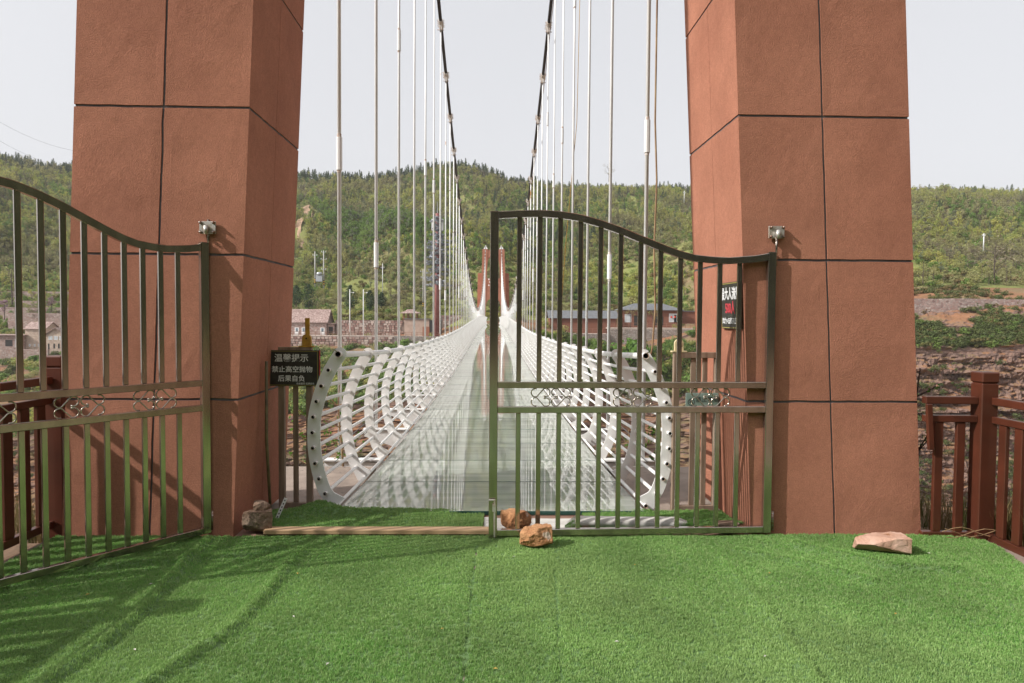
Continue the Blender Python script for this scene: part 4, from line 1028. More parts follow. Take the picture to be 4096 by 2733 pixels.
# ------------------------------------------------------------------ plants
def leaf_cloud(s, q, centre, rad, n, size, mi=1, flat=1.0, shell=.55):
    for _ in range(n):
        d = Vector((q.gauss(0, 1), q.gauss(0, 1), q.gauss(0, 1))).normalized(); r = (shell+(1-shell)*q.random())
        p = Vector(centre)+Vector((d.x*rad[0], d.y*rad[1], d.z*rad[2]))*r
        a = Vector((q.gauss(0, 1), q.gauss(0, 1), q.gauss(0, .7))).normalized(); b = a.cross(d if abs(a.dot(d)) < .95 else Vector((0, 0, 1))).normalized()
        sz = size*q.uniform(.6, 1.3); a *= sz; b *= sz*.7
        s.add([p-a*.5, p+b*.5, p+a*.6, p-b*.5], [(0, 1, 2, 3)], mi)
def tree_mesh(seed, kind):
    q = random.Random(seed); s = MB()
    if kind in ('spring', 'green', 'silver'):
        hgt = q.uniform(4.2, 6.0); wd = q.uniform(1.5, 2.2) if kind != 'silver' else q.uniform(1.2, 1.6)
        s.tube([(0, 0, -.5), (.1, 0, hgt*.4), (.05, .1, hgt*.8)], [.12, .09, .03], 5)
        for k in range(4):
            a = q.uniform(0, 6.28); s.tube([(.05, 0, hgt*(.25+.1*k)), (wd*.7*math.cos(a), wd*.7*math.sin(a), hgt*(.5+.1*k))], [.05, .015], 4)
        for k in range(9):
            a = q.uniform(0, 6.28); rr = wd*.62*math.sqrt(q.random()); zz = hgt*q.uniform(.35, .92); f = 1-.45*(zz/hgt)
            r = q.uniform(.5, .95)*wd*.62*f
            leaf_cloud(s, q, (rr*f*math.cos(a), rr*f*math.sin(a), zz), (r, r, r*.85), 36 if kind != 'spring' else 26, .30)
    elif kind == 'bush':
        for k in range(7):
            a = q.uniform(0, 6.28); rr = q.uniform(0, .8); r = q.uniform(.4, .7)
            leaf_cloud(s, q, (rr*math.cos(a), rr*math.sin(a), q.uniform(.2, .9)), (r, r, r*.8), 34, .26)
        s.tube([(0, 0, -.3), (0, 0, .6)], [.05, .02], 4)
    elif kind == 'bare':
        hgt = q.uniform(3.5, 5.5); s.tube([(0, 0, -.5), (.05, 0, hgt*.5), (0, .1, hgt)], [.10, .06, .015], 4)
        for k in range(16):
            a = q.uniform(0, 6.28); z0 = hgt*q.uniform(.25, .8); l = q.uniform(.8, 1.7)
            p1 = Vector((l*math.cos(a), l*math.sin(a), z0+l*q.uniform(.5, 1))); s.tube([(0, 0, z0), p1*.6+Vector((0, 0, z0*.4)), p1], [.03, .02, .008], 3)
            leaf_cloud(s, q, p1, (.45, .45, .5), 9, .20)
    elif kind == 'pine':
        hgt = q.uniform(5, 7.5); s.tube([(0, 0, -.5), (0, 0, hgt*.95)], [.11, .02], 5)
        for k in range(11):
            t = k/10; z = hgt*(.18+.8*t); r = 1.45*(1-t)**.8+.12
            for j in range(7): 
                a = q.uniform(0, 6.28); rr = r*q.uniform(.3, .9); leaf_cloud(s, q, (rr*math.cos(a), rr*math.sin(a), z-.15*rr), (.38*r+.1, .38*r+.1, .22), 6, .34)
    return s
def proto(kind, m_, n, base):
    return [tree_mesh(base+i, kind).mesh(kind+'_tree', [M['bark'], m_]) for i in range(n)]
PR = {'spring': proto('spring', M['leaf_spring'], 5, 100), 'green': proto('green', M['leaf_green'], 3, 200), 'silver': proto('silver', M['leaf_silver'], 3, 300),
      'bare': proto('bare', M['leaf_bare'], 3, 400), 'pine': proto('pine', M['leaf_pine'], 4, 500), 'bush': proto('bush', M['leaf_green'], 3, 600), 'bushy': proto('bush', M['leaf_spring'], 3, 650), 'bushd': proto('bush', M['leaf_dry'], 2, 690), 'bushk': proto('bush', M['leaf_dark'], 3, 670)}
WOOD = {k: [] for k in PR}; WSC = {k: [] for k in PR}
def put(k, p, sc): WOOD[k].append(tuple(p)); WSC[k].append(sc)
def track_x(t): return -106+12*max(0, .40-t)*5+3*math.sin(t*30)
def in_track(x, t): return abs(x-track_x(t)) < 3.2+1.2*math.sin(t*40) and .30 < t < .64      # bare earth track on the left hill
for _ in range(42000):
    x = rnd.uniform(-480, 480); t = rnd.random()**.85*1.03
    p = hill_pt(x, t)
    if abs(p.x) > .80*p.y+30: continue
    if in_track(x, t): continue
    clear = fbm(x*.018, t*3.2, 11)
    a = fbm(x*.022+5, t*4, 20); b = fbm(x*.03, t*5+9, 31)
    if t < .05 and rnd.random() < .4: continue
    if t < .22 and clear > .38: continue
    dark = math.exp(-((x+34+162*(t-.2))/26)**4-((t-.36)/.24)**4)        # dense green spur left of the bridge
    green_r = math.exp(-((x-25)/22)**2-((t-.45)/.25)**2)
    if t > .93 and x > -330 and rnd.random() < (.75 if -140 < x < 30 else .35 if x < 150 else .12): k = 'pine'; sc = rnd.uniform(.6, 1.15)
    elif rnd.random() < dark*1.1: k = 'silver' if rnd.random() < .25 else 'green'; sc = rnd.uniform(.8, 1.25)
    elif rnd.random() < green_r*.7: k = 'green' if rnd.random() < .7 else 'pine'; sc = rnd.uniform(.9, 1.3)
    elif a > .25 and rnd.random() < .5: k = 'green'; sc = rnd.uniform(.7, 1.1)
    elif b > .3 and rnd.random() < .6: k = 'bare'; sc = rnd.uniform(.7, 1.2)
    elif rnd.random() < .06: k = 'silver'; sc = rnd.uniform(.7, 1.1)
    elif rnd.random() < .05 and t > .4: k = 'pine'; sc = rnd.uniform(.6, 1)
    elif rnd.random() < .22: k = 'bare'; sc = rnd.uniform(.6, 1.0)
    else: k = 'spring'; sc = rnd.uniform(.65, 1.2)
    if t < .25: sc *= .75
    put(k, p-Vector((0, 0, .3)), sc)
s = MB(); NT = 60
for j in range(NT+1):
    t = .29+.36*j/NT; wd = (2.2+1.0*fbm(t*30, 2))*(1 if 4 < j < NT-4 else .3)
    for k in range(5):
        q_ = hill_pt(track_x(t)+wd*(k/2-1), t); q_.z += .35-.12*abs(k-2); s.v.append(q_)
for j in range(NT):
    for k in range(4): a = j*5+k; s.f.append((a, a+1, a+6, a+5)); s.m.append(0)
struct(s.build('dirt_path', M['trackearth'], smooth=True))
# low scrub over the lower hill
for _ in range(15000):
    x = rnd.uniform(-420, 420); t = rnd.random()*.5; p = hill_pt(x, t)
    if abs(p.x) > .80*p.y+30 or in_track(x, t): continue
    put('bushy' if rnd.random() < .6 else 'bush' if rnd.random() < .6 else 'bushd', p-Vector((0, 0, .2)), rnd.uniform(.7, 1.8))
# scrub on the slope under the terraces and on the cliff ledges
for _ in range(9000):
    x = rnd.choice((rnd.uniform(-150, 60), rnd.uniform(66, 105), rnd.uniform(-60, 60)))
    i = rnd.choice((2, 2, 2, 3, 4)); t = rnd.random()
    if fbm(x*.09, t*2+i, 15) < (-.35 if i == 2 else .05): continue
    if (i == 4 or x > 0) and i in (3, 4) and (-60 < x < 60) and rnd.random() < .9: continue
    y = lerp(knot(i, x, 0), knot(i+1, x, 0), t); z = lerp(knot(i, x, 1), knot(i+1, x, 1), t)
    if x > 60 and i == 3 and rnd.random() < .7: continue
    k = rnd.choice(('bush', 'bushy', 'bush', 'bushk')) if i < 4 else rnd.choice(('bushy', 'bushd'))
    if x > 60: k = rnd.choice(('bushk', 'bushk', 'bushd', 'bushk', 'bush')) if i < 4 else rnd.choice(('bushd', 'bushk'))
    put(k, (x, y, z-.15), rnd.uniform(.5, 1.5)*(1.2 if x < 60 else .7))
for _ in range(2000):
    x = rnd.choice((rnd.uniform(-90, 60), rnd.uniform(70, 104))); z = rnd.uniform(-30, -3)
    t = rnd.random(); y = lerp(knot(1, x, 0), knot(2, x, 0), t); z = lerp(knot(1, x, 1), knot(2, x, 1), t)
    if fbm(x*.12, z*.3, 15) < .0: continue
    put(rnd.choice(('bushk', 'bushk', 'bushd')), (x, y-1.2-.5*strata(x, z), z), rnd.uniform(.25, .8))
LBL = {'spring': ('spring_woodland', 'yellow green spring woodland covering the hillside'), 'green': ('green_woodland', 'dense green broadleaf trees in patches on the hillside'), 'silver': ('silver_woodland', 'silvery green trees dotted over the hillside'),
       'bare': ('budding_woodland', 'brown budding trees among the hillside wood'), 'pine': ('pine_woodland', 'dark pines along the hill crest'), 'bush': ('green_scrub_undergrowth', 'green scrub on slopes and ledges'),
       'bushy': ('olive_scrub_undergrowth', 'olive scrub on the lower slopes'), 'bushk': ('dark_scrub_undergrowth', 'dark olive scrub on the cliff top'), 'bushd': ('dry_scrub_undergrowth', 'dry tan scrub on slopes and ledges')}
for k in PR:
    if WOOD[k]: struct(node_scatter(LBL[k][0], WOOD[k], PR[k], scales=WSC[k]), 'stuff', LBL[k][1])
# dark wood behind the viewer (seen only as reflections)
pp = []
for _ in range(3800): pp.append(tuple(rear_pt(R(rnd.uniform(-1, 181)), 19+95*rnd.random()**1.3)-Vector((0, 0, .4))))
dk = [tuple(rear_pt(R(rnd.uniform(-1, 75)), 19+40*rnd.random()**1.3)-Vector((0, 0, .4))) for _ in range(900)]
struct(node_scatter('side_pine_woodland', dk, PR['pine'], scales=[rnd.uniform(1, 1.6) for _ in dk]), 'stuff', 'pine wood on the slope at the right of the viewpoint')
struct(node_scatter('rear_woodland', pp, PR['bare']+PR['bushd']+PR['bare']+PR['green'], scales=[rnd.uniform(1, 1.7) for _ in pp]), 'stuff', 'wood on the hill behind the viewpoint')

def plant(name, loc, kind, m_, seed, sc, label, cat, group=None, trunk=None):
    """an individual tree or shrub: trunk and crown as parts"""
    s = tree_mesh(seed, kind); root = empty(name, loc, rnd.uniform(0, 6), label, cat, group); root.scale = (sc, sc, sc)
    for mi, nm, mm in ((0, 'trunk', trunk or M['bark']), (1, 'crown', m_)):
        q = MB(); q.v = s.v; fs = [f for f, i in zip(s.f, s.m) if i == mi]
        if not fs: continue
        used = sorted({i for f in fs for i in f}); mp = {a: b for b, a in enumerate(used)}
        q = MB(); q.v = [s.v[i] for i in used]; q.f = [tuple(mp[i] for i in f) for f in fs]; q.m = [0]*len(q.f)
        q.build(nm, mm, root)
    return root
def cypress(loc, h_, r_, seed, label):
    q = random.Random(seed); root = empty('cypress_tree', loc, 0, label, 'tree', 'cypresses above the far village')
    MB().tube([(0, 0, -.4), (0, 0, h_*.3)], [.14, .1], 6).build('trunk', M['bark'], root)
    s = MB()
    for k in range(26):
        t = k/25; z = h_*(.1+.85*t); rr = r_*math.sin(math.pi*(t*.82+.12))**.8*(1-.25*t)
        for j in range(4): a = q.uniform(0, 6.28); leaf_cloud(s, q, (rr*.5*math.cos(a), rr*.5*math.sin(a), z), (rr*.55, rr*.55, h_*.06), 14, .32, 0)
    s.build('crown', M['leaf_cypress'], root)
def U(u, Yd): return (u-1131)/1567*Yd           # lateral metres at a distance for a bearing read off the photograph
def Z(v, Yd): return 1.6+(727-v)/1567*Yd
CY = [(683, 705, 658, 23, 'dark cypress standing farthest left above the stone house'), (712, 712, 655, 25, 'dark cypress right of the twin transformer poles'), (806, 712, 657, 24, 'dark cypress just behind the first white lamp post'), (850, 712, 668, 22, 'wide dark cypress right of the second white lamp post'), (876, 706, 672, 18, 'small dark cypress farthest right of the row')]
for i, (u, vb, vt, wd, lb) in enumerate(CY):
    Yd = 198; cypress((U(u, Yd), Yd, Z(vb, Yd)), (vb-vt)/1567*Yd, wd*.85/1567*Yd, 20+i, lb)
# ------------------------------------------------------------------ village on the far bank
def spot(u, v, Yd):
    """world point at distance Yd for a bearing surveyed in the photograph"""
    d = fw+r2*((u-1175)/1566.67)-u2*((v-784)/1566.67); t = Yd/d.y
    return Vector((d.x*t, Yd, 1.6+d.z*t))
def px(n, Yd): return n/1566.67*Yd
def house(name, label, x0, x1, y0, y1, zb, zw, wall, roof, kind, rise, over=.4, openings=(), parapet=None, cat='house'):
    """openings: (x, z, w, h, type) on the front (south) face, in metres from x0 / zb"""
    root = empty(name, (x0, y0, zb), 0, label, cat); W, D, H = x1-x0, y1-y0, zw-zb
    MB().box(0, W, 0, D, -1.5, H).build('wall', wall, root)
    s = MB()
    if kind == 'gable_x':       # ridge along x
        s.prism([(-over, H-.05), (D/2, H+rise), (D+over, H-.05), (D/2, H+rise-.22)], -over, W+over); s.v = [(y, x, z) for x, y, z in s.v]
        s.f = [f[::-1] for f in s.f]
        g_ = MB().prism([(0, H), (D, H), (D/2, H+rise-.1)], 0.02, W-.02); g_.v = [(y, x, z) for x, y, z in g_.v]; fix_normals(g_.build('gable', wall, root))
    elif kind == 'gable_y':
        s.prism([(-over, H-.05), (W/2, H+rise), (W+over, H-.05), (W/2, H+rise-.22)], -over, D+over)
        fix_normals(MB().prism([(0, H), (W, H), (W/2, H+rise-.1)], .02, D-.02).build('gable', wall, root))
    elif kind == 'hip':
        o = over; k = min(D/2, W/2)+o
        s.add([(-o, -o, H), (W+o, -o, H), (W+o, D+o, H), (-o, D+o, H), (k-o, D/2, H+rise), (W+o-k, D/2, H+rise), (-o, -o, H+.12), (W+o, -o, H+.12), (W+o, D+o, H+.12), (-o, D+o, H+.12)],
              [(0, 3, 2, 1), (0, 1, 7, 6), (1, 2, 8, 7), (2, 3, 9, 8), (3, 0, 6, 9), (6, 7, 5, 4), (7, 8, 5), (8, 9, 4, 5), (9, 6, 4)])
    else: s.box(-over, W+over, -over, D+over, H, H+.18)
    ro = s.build('roof', roof, root); fix_normals(ro)
    for (ox, oz, ow, oh, ty) in openings:
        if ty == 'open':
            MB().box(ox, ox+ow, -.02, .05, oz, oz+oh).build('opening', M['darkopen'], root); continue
        if ty in ('door', 'whitedoor'):
            d = MB().box(ox, ox+ow, -.06, .02, oz, oz+oh).build('door', M['doorbrown' if ty == 'door' else 'winwhite'], root)
            if ty == 'whitedoor': MB().box(ox+ow*.22, ox+ow*.78, -.075, -.062, oz+oh*.42, oz+oh*.92).build('pane', M['glasspane'], d)
            continue
        wn = MB(); f = .09
        wn.box(ox, ox+ow, -.07, .02, oz, oz+f); wn.box(ox, ox+ow, -.07, .02, oz+oh-f, oz+oh); wn.box(ox, ox+f, -.068, .02, oz+f, oz+oh-f); wn.box(ox+ow-f, ox+ow, -.068, .02, oz+f, oz+oh-f); wn.box(ox+ow/2-.04, ox+ow/2+.04, -.066, .02, oz+f, oz+oh-f)
        wo_ = wn.build('window', M['winwhite'], root)
        MB().box(ox+f, ox+ow-f, -.03, -.01, oz+f, oz+oh-f).build('pane', M['palewin' if ty == 'pale' else 'glasspane'], wo_)
    return root
# stone house left of the bridge
a = spot(650, 768, 192); b_ = spot(749, 741, 192)
house('stone_house', 'pink rubble stone house with stone slate roof left of the bridge', a.x, b_.x, 192, 199, a.z, b_.z+.1, M['rubble'], M['slateroof'], 'gable_x', 3.7, .5,
      [(.2, 0, 1.15, 1.95, 'whitedoor'), (3.2, .05, 1.15, 1.95, 'whitedoor'), (5.1, .05, 1.1, 1.95, 'whitedoor'), (10.3, .05, 1.15, 1.95, 'whitedoor')])
a = spot(749, 768, 192.5); house('lean_to', 'low dark lean-to against the end of the pink stone house', a.x+.3, a.x+2.2, 192.6, 197, a.z, a.z+3.0, M['rubble'], M['slateroof'], 'flat', 0, .5, [(.3, 0, 1.2, 2.2, 'open')], cat='shed')
def wallbox(name, label, p0, p1, th, zb, zt, m_, steps=None):
    L_ = math.hypot(p1[0]-p0[0], p1[1]-p0[1]); o = MB(); n = max(2, int(L_/2))
    prof = [(L_*i/n, zt(i/n)+.15*noise.noise(Vector((i*1.3, p0[0], 1)))) for i in range(n+1)]
    o.prism([(0, zb)]+[(L_, zb)]+prof[::-1], 0, th)
    q = o.build(name, m_); q.location = (p0[0], p0[1], 0); q.rotation_euler.z = math.atan2(p1[1]-p0[1], p1[0]-p0[0])
    bm = bmesh.new(); bm.from_mesh(q.data); bmesh.ops.triangulate(bm, faces=[f for f in bm.faces if len(f.verts) > 4]); bmesh.ops.recalc_face_normals(bm, faces=bm.faces); bm.to_mesh(q.data); bm.free()
    return tag(q, label, 'wall')
def stone_proto(seed):
    q = random.Random(seed); s = MB(); c = []
    for z in (-.5, .5):
        for y, x0 in ((-.5, .42), (.5, .5)):
            for x in (-1, 1): c.append((x*x0*q.uniform(.86, 1), y, z*(.86 if y < 0 else 1)*q.uniform(.86, 1)))
    s.add(c, [(0, 1, 5, 4), (0, 4, 6, 2), (1, 3, 7, 5), (4, 5, 7, 6), (0, 2, 3, 1)])
    return s
STONE_ME = []
for nm in ('sa', 'sb', 'sc', 'sd', 'se'):
    for k in range(2): STONE_ME.append(stone_proto(hash(nm) % 97+k if False else len(STONE_ME)+50).mesh('stone', M['stone'+nm[1]]))
def stones_on(wall, L_, z0, z1, size, cap=300):
    """individual stones bedded in the front face of a wall (local x along the wall)"""
    z = z0; n_ = 0; row = 0
    while z < z1-.15 and n_ < cap:
        h_ = size*rnd.uniform(.55, .8); h_ = min(h_, z1-z); x = rnd.uniform(-.3, 0)*size
        while x < L_ and n_ < cap:
            w_ = size*rnd.uniform(.7, 1.5)
            if x > 0 and x+w_ < L_:
                o = inst('stone', rnd.choice(STONE_ME), wall, (x+w_/2, -.03, z+h_/2+rnd.uniform(-.05, .05)), (0, rnd.uniform(-.12, .12), 0), (w_*.96, rnd.uniform(.16, .34), h_*.94)); n_ += 1
            x += w_
        z += h_; row += 1
a, b_ = spot(770, 768, 193), spot(928, 768, 193)
stones_on(wallbox('retaining_wall', 'upper pink rubble retaining wall behind the path and lamp posts', a, b_, 1.2, a.z-1, lambda t: a.z+4.1, M['mortar']), b_.x-a.x, a.z-.1, a.z+4.05, .85)
a, b_ = spot(520, 812, 184), spot(905, 800, 184); zt0, zt1 = spot(600, 771, 184).z, spot(905, 771, 184).z
stones_on(wallbox('retaining_wall', 'long lower rubble retaining wall under the railed path left of the bridge', a, b_, 1.0, a.z-2.5, lambda t: zt0+.05, M['mortar']), b_.x-a.x, zt0-4.0, zt0, .92)
a, b_ = spot(905, 795, 182), spot(1075, 790, 182)
wallbox('retaining_wall', 'grey rubble retaining wall below the red mast', a, b_, 1.0, a.z-3, lambda t: spot(990, 772, 182).z, M['rubblegrey'])
a, b_ = spot(1010, 762, 196), spot(1085, 762, 196)
stones_on(wallbox('retaining_wall', 'pink rubble wall right of the red mast', a, b_, 1.0, a.z-2, lambda t: spot(1040, 724, 196).z, M['mortar']), b_.x-a.x, a.z-.2, spot(1040, 724, 196).z-.05, .85)
# path with railing
zp = spot(760, 771, 186).z
g = MB(); g.box(spot(520, 771, 186).x, spot(1085, 771, 186).x, 184.2, 193.5, zp-.3, zp); struct(g.build('village_path', M['pathpale']))
def railing(name, label, x0, x1, y, z, n, h_=1.15, m_='railbrown', mids=(.6,), x1y=None):
    root = empty(name, (x0, y, z), 0, label, 'railing'); L_ = x1-x0; ang = 0
    if x1y is not None: root.rotation_euler.z = math.atan2(x1y-y, L_); L_ = math.hypot(L_, x1y-y)
    for i in range(n+1): MB().box(L_*i/n-.05, L_*i/n+.05, -.05, .05, -.2, h_).build('post', M[m_], root)
    for zz in (h_-.06,)+tuple(mids): MB().box(0, L_, -.035, .035, zz-.03, zz+.05).build('rail', M[m_], root)
    return root
railing('path_railing', 'brown railing along the village path left of the bridge', spot(620, 770, 184.6).x, spot(1060, 770, 184.6).x, 184.6, zp, 34)
# pale plastered building with brown door, dark shed, pavilion
a, b_ = spot(928, 770, 189), spot(975, 733, 189); zt = b_.z
house('plaster_building', 'low pale plastered building with flat roof and brown door by the lamp posts', a.x, spot(985, 770, 189).x, 189, 192.8, zp, zt, M['plaster'], M['darkroof'], 'flat', 0, .25, [(5.0, 0, 1.9, 2.6, 'door')], cat='building')
a = spot(972, 752, 188.6); o = MB().box(0, 3.2, 0, .9, 0, .22).build('door_canopy', M['doorbrown']); o.location = (a.x-.2, 187.9, zp+2.9); bpy.data.objects.remove(o)
a = spot(986, 770, 190); house('dark_shed', 'dark open-fronted shed between pale building and red mast', a.x+.1, spot(1012, 770, 190).x, 189.6, 192.6, zp, zt-.4, M['darkroof'], M['darkroof'], 'flat', 0, .2, [(.6, .2, 2.2, 2.3, 'open')], cat='shed')
r = spot(942, 735, 195); root = empty('pavilion', (r.x, 195, r.z-.3), 0, 'small wooden pavilion with flared stone roof above the pale building', 'pavilion')
for sx in (-1.9, -.6, .6, 1.9):
    for sy in (-1.4, 1.4): MB().box(sx-.12, sx+.12, sy-.12, sy+.12, 0, 2.3).build('post', M['doorbrown'], root)
MB().box(-2.2, 2.2, -1.7, 1.7, -.6, 0).build('base', M['rubble'], root); MB().box(-2.1, 2.1, -1.5, -1.4, .6, .75).build('rail', M['doorbrown'], root)
s = MB(); s.add([(-3.1, -2.4, 2.25), (3.1, -2.4, 2.25), (3.1, 2.4, 2.25), (-3.1, 2.4, 2.25), (-1.5, -.9, 2.85), (1.5, -.9, 2.85), (1.5, .9, 2.85), (-1.5, .9, 2.85), (-.9, 0, 3.4), (.9, 0, 3.4)],
      [(0, 3, 2, 1), (0, 1, 5, 4), (1, 2, 6, 5), (2, 3, 7, 6), (3, 0, 4, 7), (4, 5, 9, 8), (5, 6, 9), (6, 7, 8, 9), (7, 4, 8)]); s.build('roof', M['slateroof'], root)
# little roof by the far tower, right
a = spot(1190, 755, 190); house('gate_house', 'small purplish roofed house beyond the far end of the bridge', a.x-3.5, a.x+3.5, 190, 195, a.z-.5, a.z+3.2, M['brownclad'], M['slateroof'], 'hip', 2.2, .7, [(1, .8, 1.2, 1.4, 'open'), (3, .8, 1.2, 1.4, 'open'), (5, .8, 1.2, 1.4, 'open')])
# brown timber buildings on the right
a, b_ = spot(1262, 760, 166), spot(1420, 731, 166)
house('brown_hall', 'long dark brown windowless hall with grey shingle roof right of the bridge', a.x, b_.x-.5, 166, 172, a.z, b_.z, M['brownclad'], M['darkroof'], 'gable_x', 1.9, .5, [], cat='hall')
a, b_ = spot(1428, 749, 168), spot(1562, 713, 168); W_ = b_.x-a.x
house('brown_inn', 'reddish brown timber inn with white windows and hipped grey roof', a.x, b_.x, 168, 175, a.z, b_.z, M['brownclad'], M['darkroof'], 'hip', 1.75, .7,
      [(.6, 1.0, 1.6, 2.0, 'pale'), (2.9, .1, 1.0, 2.6, 'open'), (4.2, 1.0, 1.5, 1.7, 'pale'), (7.9, .2, .9, 2.3, 'open'), (9.4, .2, .8, 2.2, 'open'), (11.6, 1.1, 2.1, 2.1, 'pale'), (W_-1.7, 1.1, 1.3, 1.9, 'win')], cat='inn')
a2 = spot(1563, 750, 170); house('brown_annex', 'plain dark brown annex joined to the right end of the timber inn', b_.x+.05, b_.x+5.5, 169.4, 174.5, a.z, b_.z-.2, M['brownclad'], M['darkroof'], 'flat', 0, .3, [], cat='annex')
for k, u in enumerate((1541, 1549)):
    c_ = spot(u, 728, 167.7); o = MB().tube([c_+Vector((0, 0, -.25)), c_+Vector((0, 0, -.15)), c_+Vector((0, 0, .15)), c_+Vector((0, 0, .25))], [.1, .22, .22, .1], 8).build('paper_lantern', M['lantern'])
    tag(o, ('left' if k == 0 else 'right')+' one of two tiny red lanterns under the eaves of the timber inn', 'lantern', 'red lanterns at the inn')
a, b_ = spot(1395, 752, 163), spot(1640, 748, 160)
g = MB(); g.box(a.x, b_.x, 160.5, 168, a.z-.35, a.z+.0); struct(g.build('inn_path', M['pathpale']))
o = MB().box(a.x, b_.x, 160.2, 160.6, a.z-6.5, a.z-.36).build('retaining_wall', M['rubblegrey']); tag(o, 'dark retaining wall below the terrace of the timber inn', 'wall')
railing('path_railing', 'brown railing along the terrace of the timber inn', a.x, b_.x, 160.6, a.z, 22, 1.2)
a, b_ = spot(1235, 762, 162), spot(1395, 762, 162)
railing('path_railing', 'brown railing before the dark brown hall', a.x, b_.x, 162.5, a.z-.3, 14, 1.2)
g = MB(); g.box(a.x-1, b_.x, 160, 166.5, a.z-.9, a.z-.3); struct(g.build('hall_path', M['pathpale']))
o = MB().box(a.x-1, b_.x, 159.6, 159.98, a.z-5.5, a.z-.35).build('retaining_wall', M['rubblegrey']); tag(o, 'grey stone retaining wall under the dark brown hall', 'wall')
# far left houses
a = spot(0, 815, 188)
house('stone_house', 'low stone house with slab roof at the left picture edge', spot(-40, 808, 186).x, spot(54, 808, 186).x, 186, 192, spot(20, 801, 186).z, spot(20, 770, 186).z, M['rubble'], M['slateroof'], 'flat', 0, .6, [(6, .7, 1.9, 1.7, 'open'), (8.6, .5, .8, 2.2, 'win')])
house('stone_house', 'two-storey pale stone house with sloping slab roof seen through the left gate bars', spot(58, 800, 187).x, spot(104, 800, 187).x, 187, 193, spot(80, 799, 187).z, spot(80, 755, 187).z, M['ashlar'], M['slateroof'], 'gable_x', 1.9, .35,
      [(1.0, .4, .45, .7, 'win'), (2.3, .4, .45, .7, 'win'), (3.4, .4, .45, .7, 'win'), (4.5, .4, .45, .7, 'win'), (4.6, 3.2, .4, 1.2, 'open')])
house('stone_house', 'tall pale stone house with dark gable roof beside the left tower leg', spot(106, 812, 184).x, spot(152, 812, 184).x, 184, 190, spot(120, 812, 184).z, spot(120, 769, 184).z, M['ashlar'], M['slateroof'], 'gable_y', 2.0, .4,
      [(.5, 1.2, .4, 1.5, 'open'), (1.9, 1.4, .45, 1.3, 'open'), (3.1, 1.4, .45, 1.3, 'open'), (.7, 3.7, 1.0, 1.0, 'pale'), (2.1, 3.7, 1.0, 1.0, 'pale'), (3.5, 3.7, .9, 1.0, 'pale')])
for k, (v, Yd) in enumerate(((668, 232), (690, 226), (705, 219), (718, 214), (730, 209))):
    p0, p1 = spot(-30+12*k, v, Yd), spot(170, v, Yd)
    wallbox('terrace_wall', ('topmost', 'second', 'third', 'fourth', 'lowest')[k]+' pale dry stone terrace wall on the slope above the left houses', p0, p1, .8, p0.z-3.2, lambda t, z=p0.z: z, M['rubble'])
p0, p1 = spot(-40, 812, 182), spot(110, 806, 182); wallbox('yard_wall', 'brown stone yard wall below the left houses', p0, p1, .6, p0.z-2, lambda t: p0.z+1.2, M['rubble'])
# red earth bank on the right terraces
p0, p1 = spot(2080, 700, 121.5), spot(2500, 700, 121.5)
o = wallbox('earth_wall', 'low tumbled wall of pinkish stone blocks along the right terrace', (p0.x, 125.5), (p1.x, 125.2), 1.0, 1.0, lambda t: 5.6, M['rubble'])

# ------------------------------------------------------------------ poles, mast, trees one can tell apart
def pole(name, label, u, vt, vb, Yd, r_, m_, arms=(), bands=False, lamp=False):
    b0 = spot(u, vb, Yd); t0 = spot(u, vt, Yd); h_ = t0.z-b0.z
    root = empty(name, b0, 0, label, 'pole')
    MB().tube([(0, 0, -.8), (0, 0, h_)], [r_, r_*.7], 8).build('shaft', M[m_], root, True)
    for (zz, L_) in arms: 
        MB().box(-L_, L_, -.06, .06, h_-zz-.06, h_-zz+.06).build('cross_arm', M['metalgrey'], root)
        for sx in (-L_*.85, 0, L_*.85): MB().tube([(sx, 0, h_-zz+.06), (sx, 0, h_-zz+.4)], [.09, .05], 6).build('insulator', M['polewhite'], root)
    if bands:
        for k in range(5): MB().tube([(0, 0, .1+.32*k), (0, 0, .1+.32*k+.3)], r_+.02, 8).build('band', M['yellowband' if k % 2 else 'blackband'], root)
    if lamp:
        MB().tube([(0, -.1, h_-1.0), (.9, -.1, h_-.85)], .05, 6).build('lamp_arm', M[m_], root)
        s = MB().tube([(.9, -.1, h_-.85), (1.0, -.1, h_-.95), (1.05, -.1, h_-1.1)], [.1, .28, .1], 8).build('lamp_head', M['polewhite'], root)
    return root
pole('utility_pole', 'left of the twin transformer poles on the far hillside', 723, 577, 652, 205, .20, 'poleconc', [(1.2, .7)], True)
pole('utility_pole', 'right of the twin transformer poles on the far hillside', 743, 575, 656, 205, .20, 'poleconc', [(.5, .7), (2.6, .9), (5.6, .7)], True)
c_ = spot(733, 632, 205); root = empty('transformer', c_, 0, 'grey transformer box mounted between the twin utility poles', 'transformer')
MB().bbox(-.95, .95, -.6, .6, -1.9, -.1, .05).build('tank', M['metalgrey'], root)
MB().tube([(0, 0, -.1), (0, 0, .1), (0, 0, .7), (0, 0, .9)], [.5, .85, .85, .5], 12).build('drum', M['metalgrey'], root, True)
MB().box(-1.5, 1.5, -.1, .1, -.12, 0.02).build('beam', M['metalgrey'], root)
pole('lamp_post', 'first white lamp post in front of the pink retaining wall', 803, 664, 769, 190, .17, 'polewhite', lamp=True)
pole('lamp_post', 'second white lamp post, right of the first, before the retaining wall', 834, 664, 771, 190, .17, 'polewhite', lamp=True)
pole('utility_pole', 'thin pale pole on the hillside above the lamp posts', 878, 605, 668, 215, .13, 'polewhite', [(1.4, .5)])
pole('utility_pole', 'pole with yellow and black bands left of the red mast', 971, 618, 706, 205, .17, 'poleconc', [(.8, .9), (2.5, .7)], True)
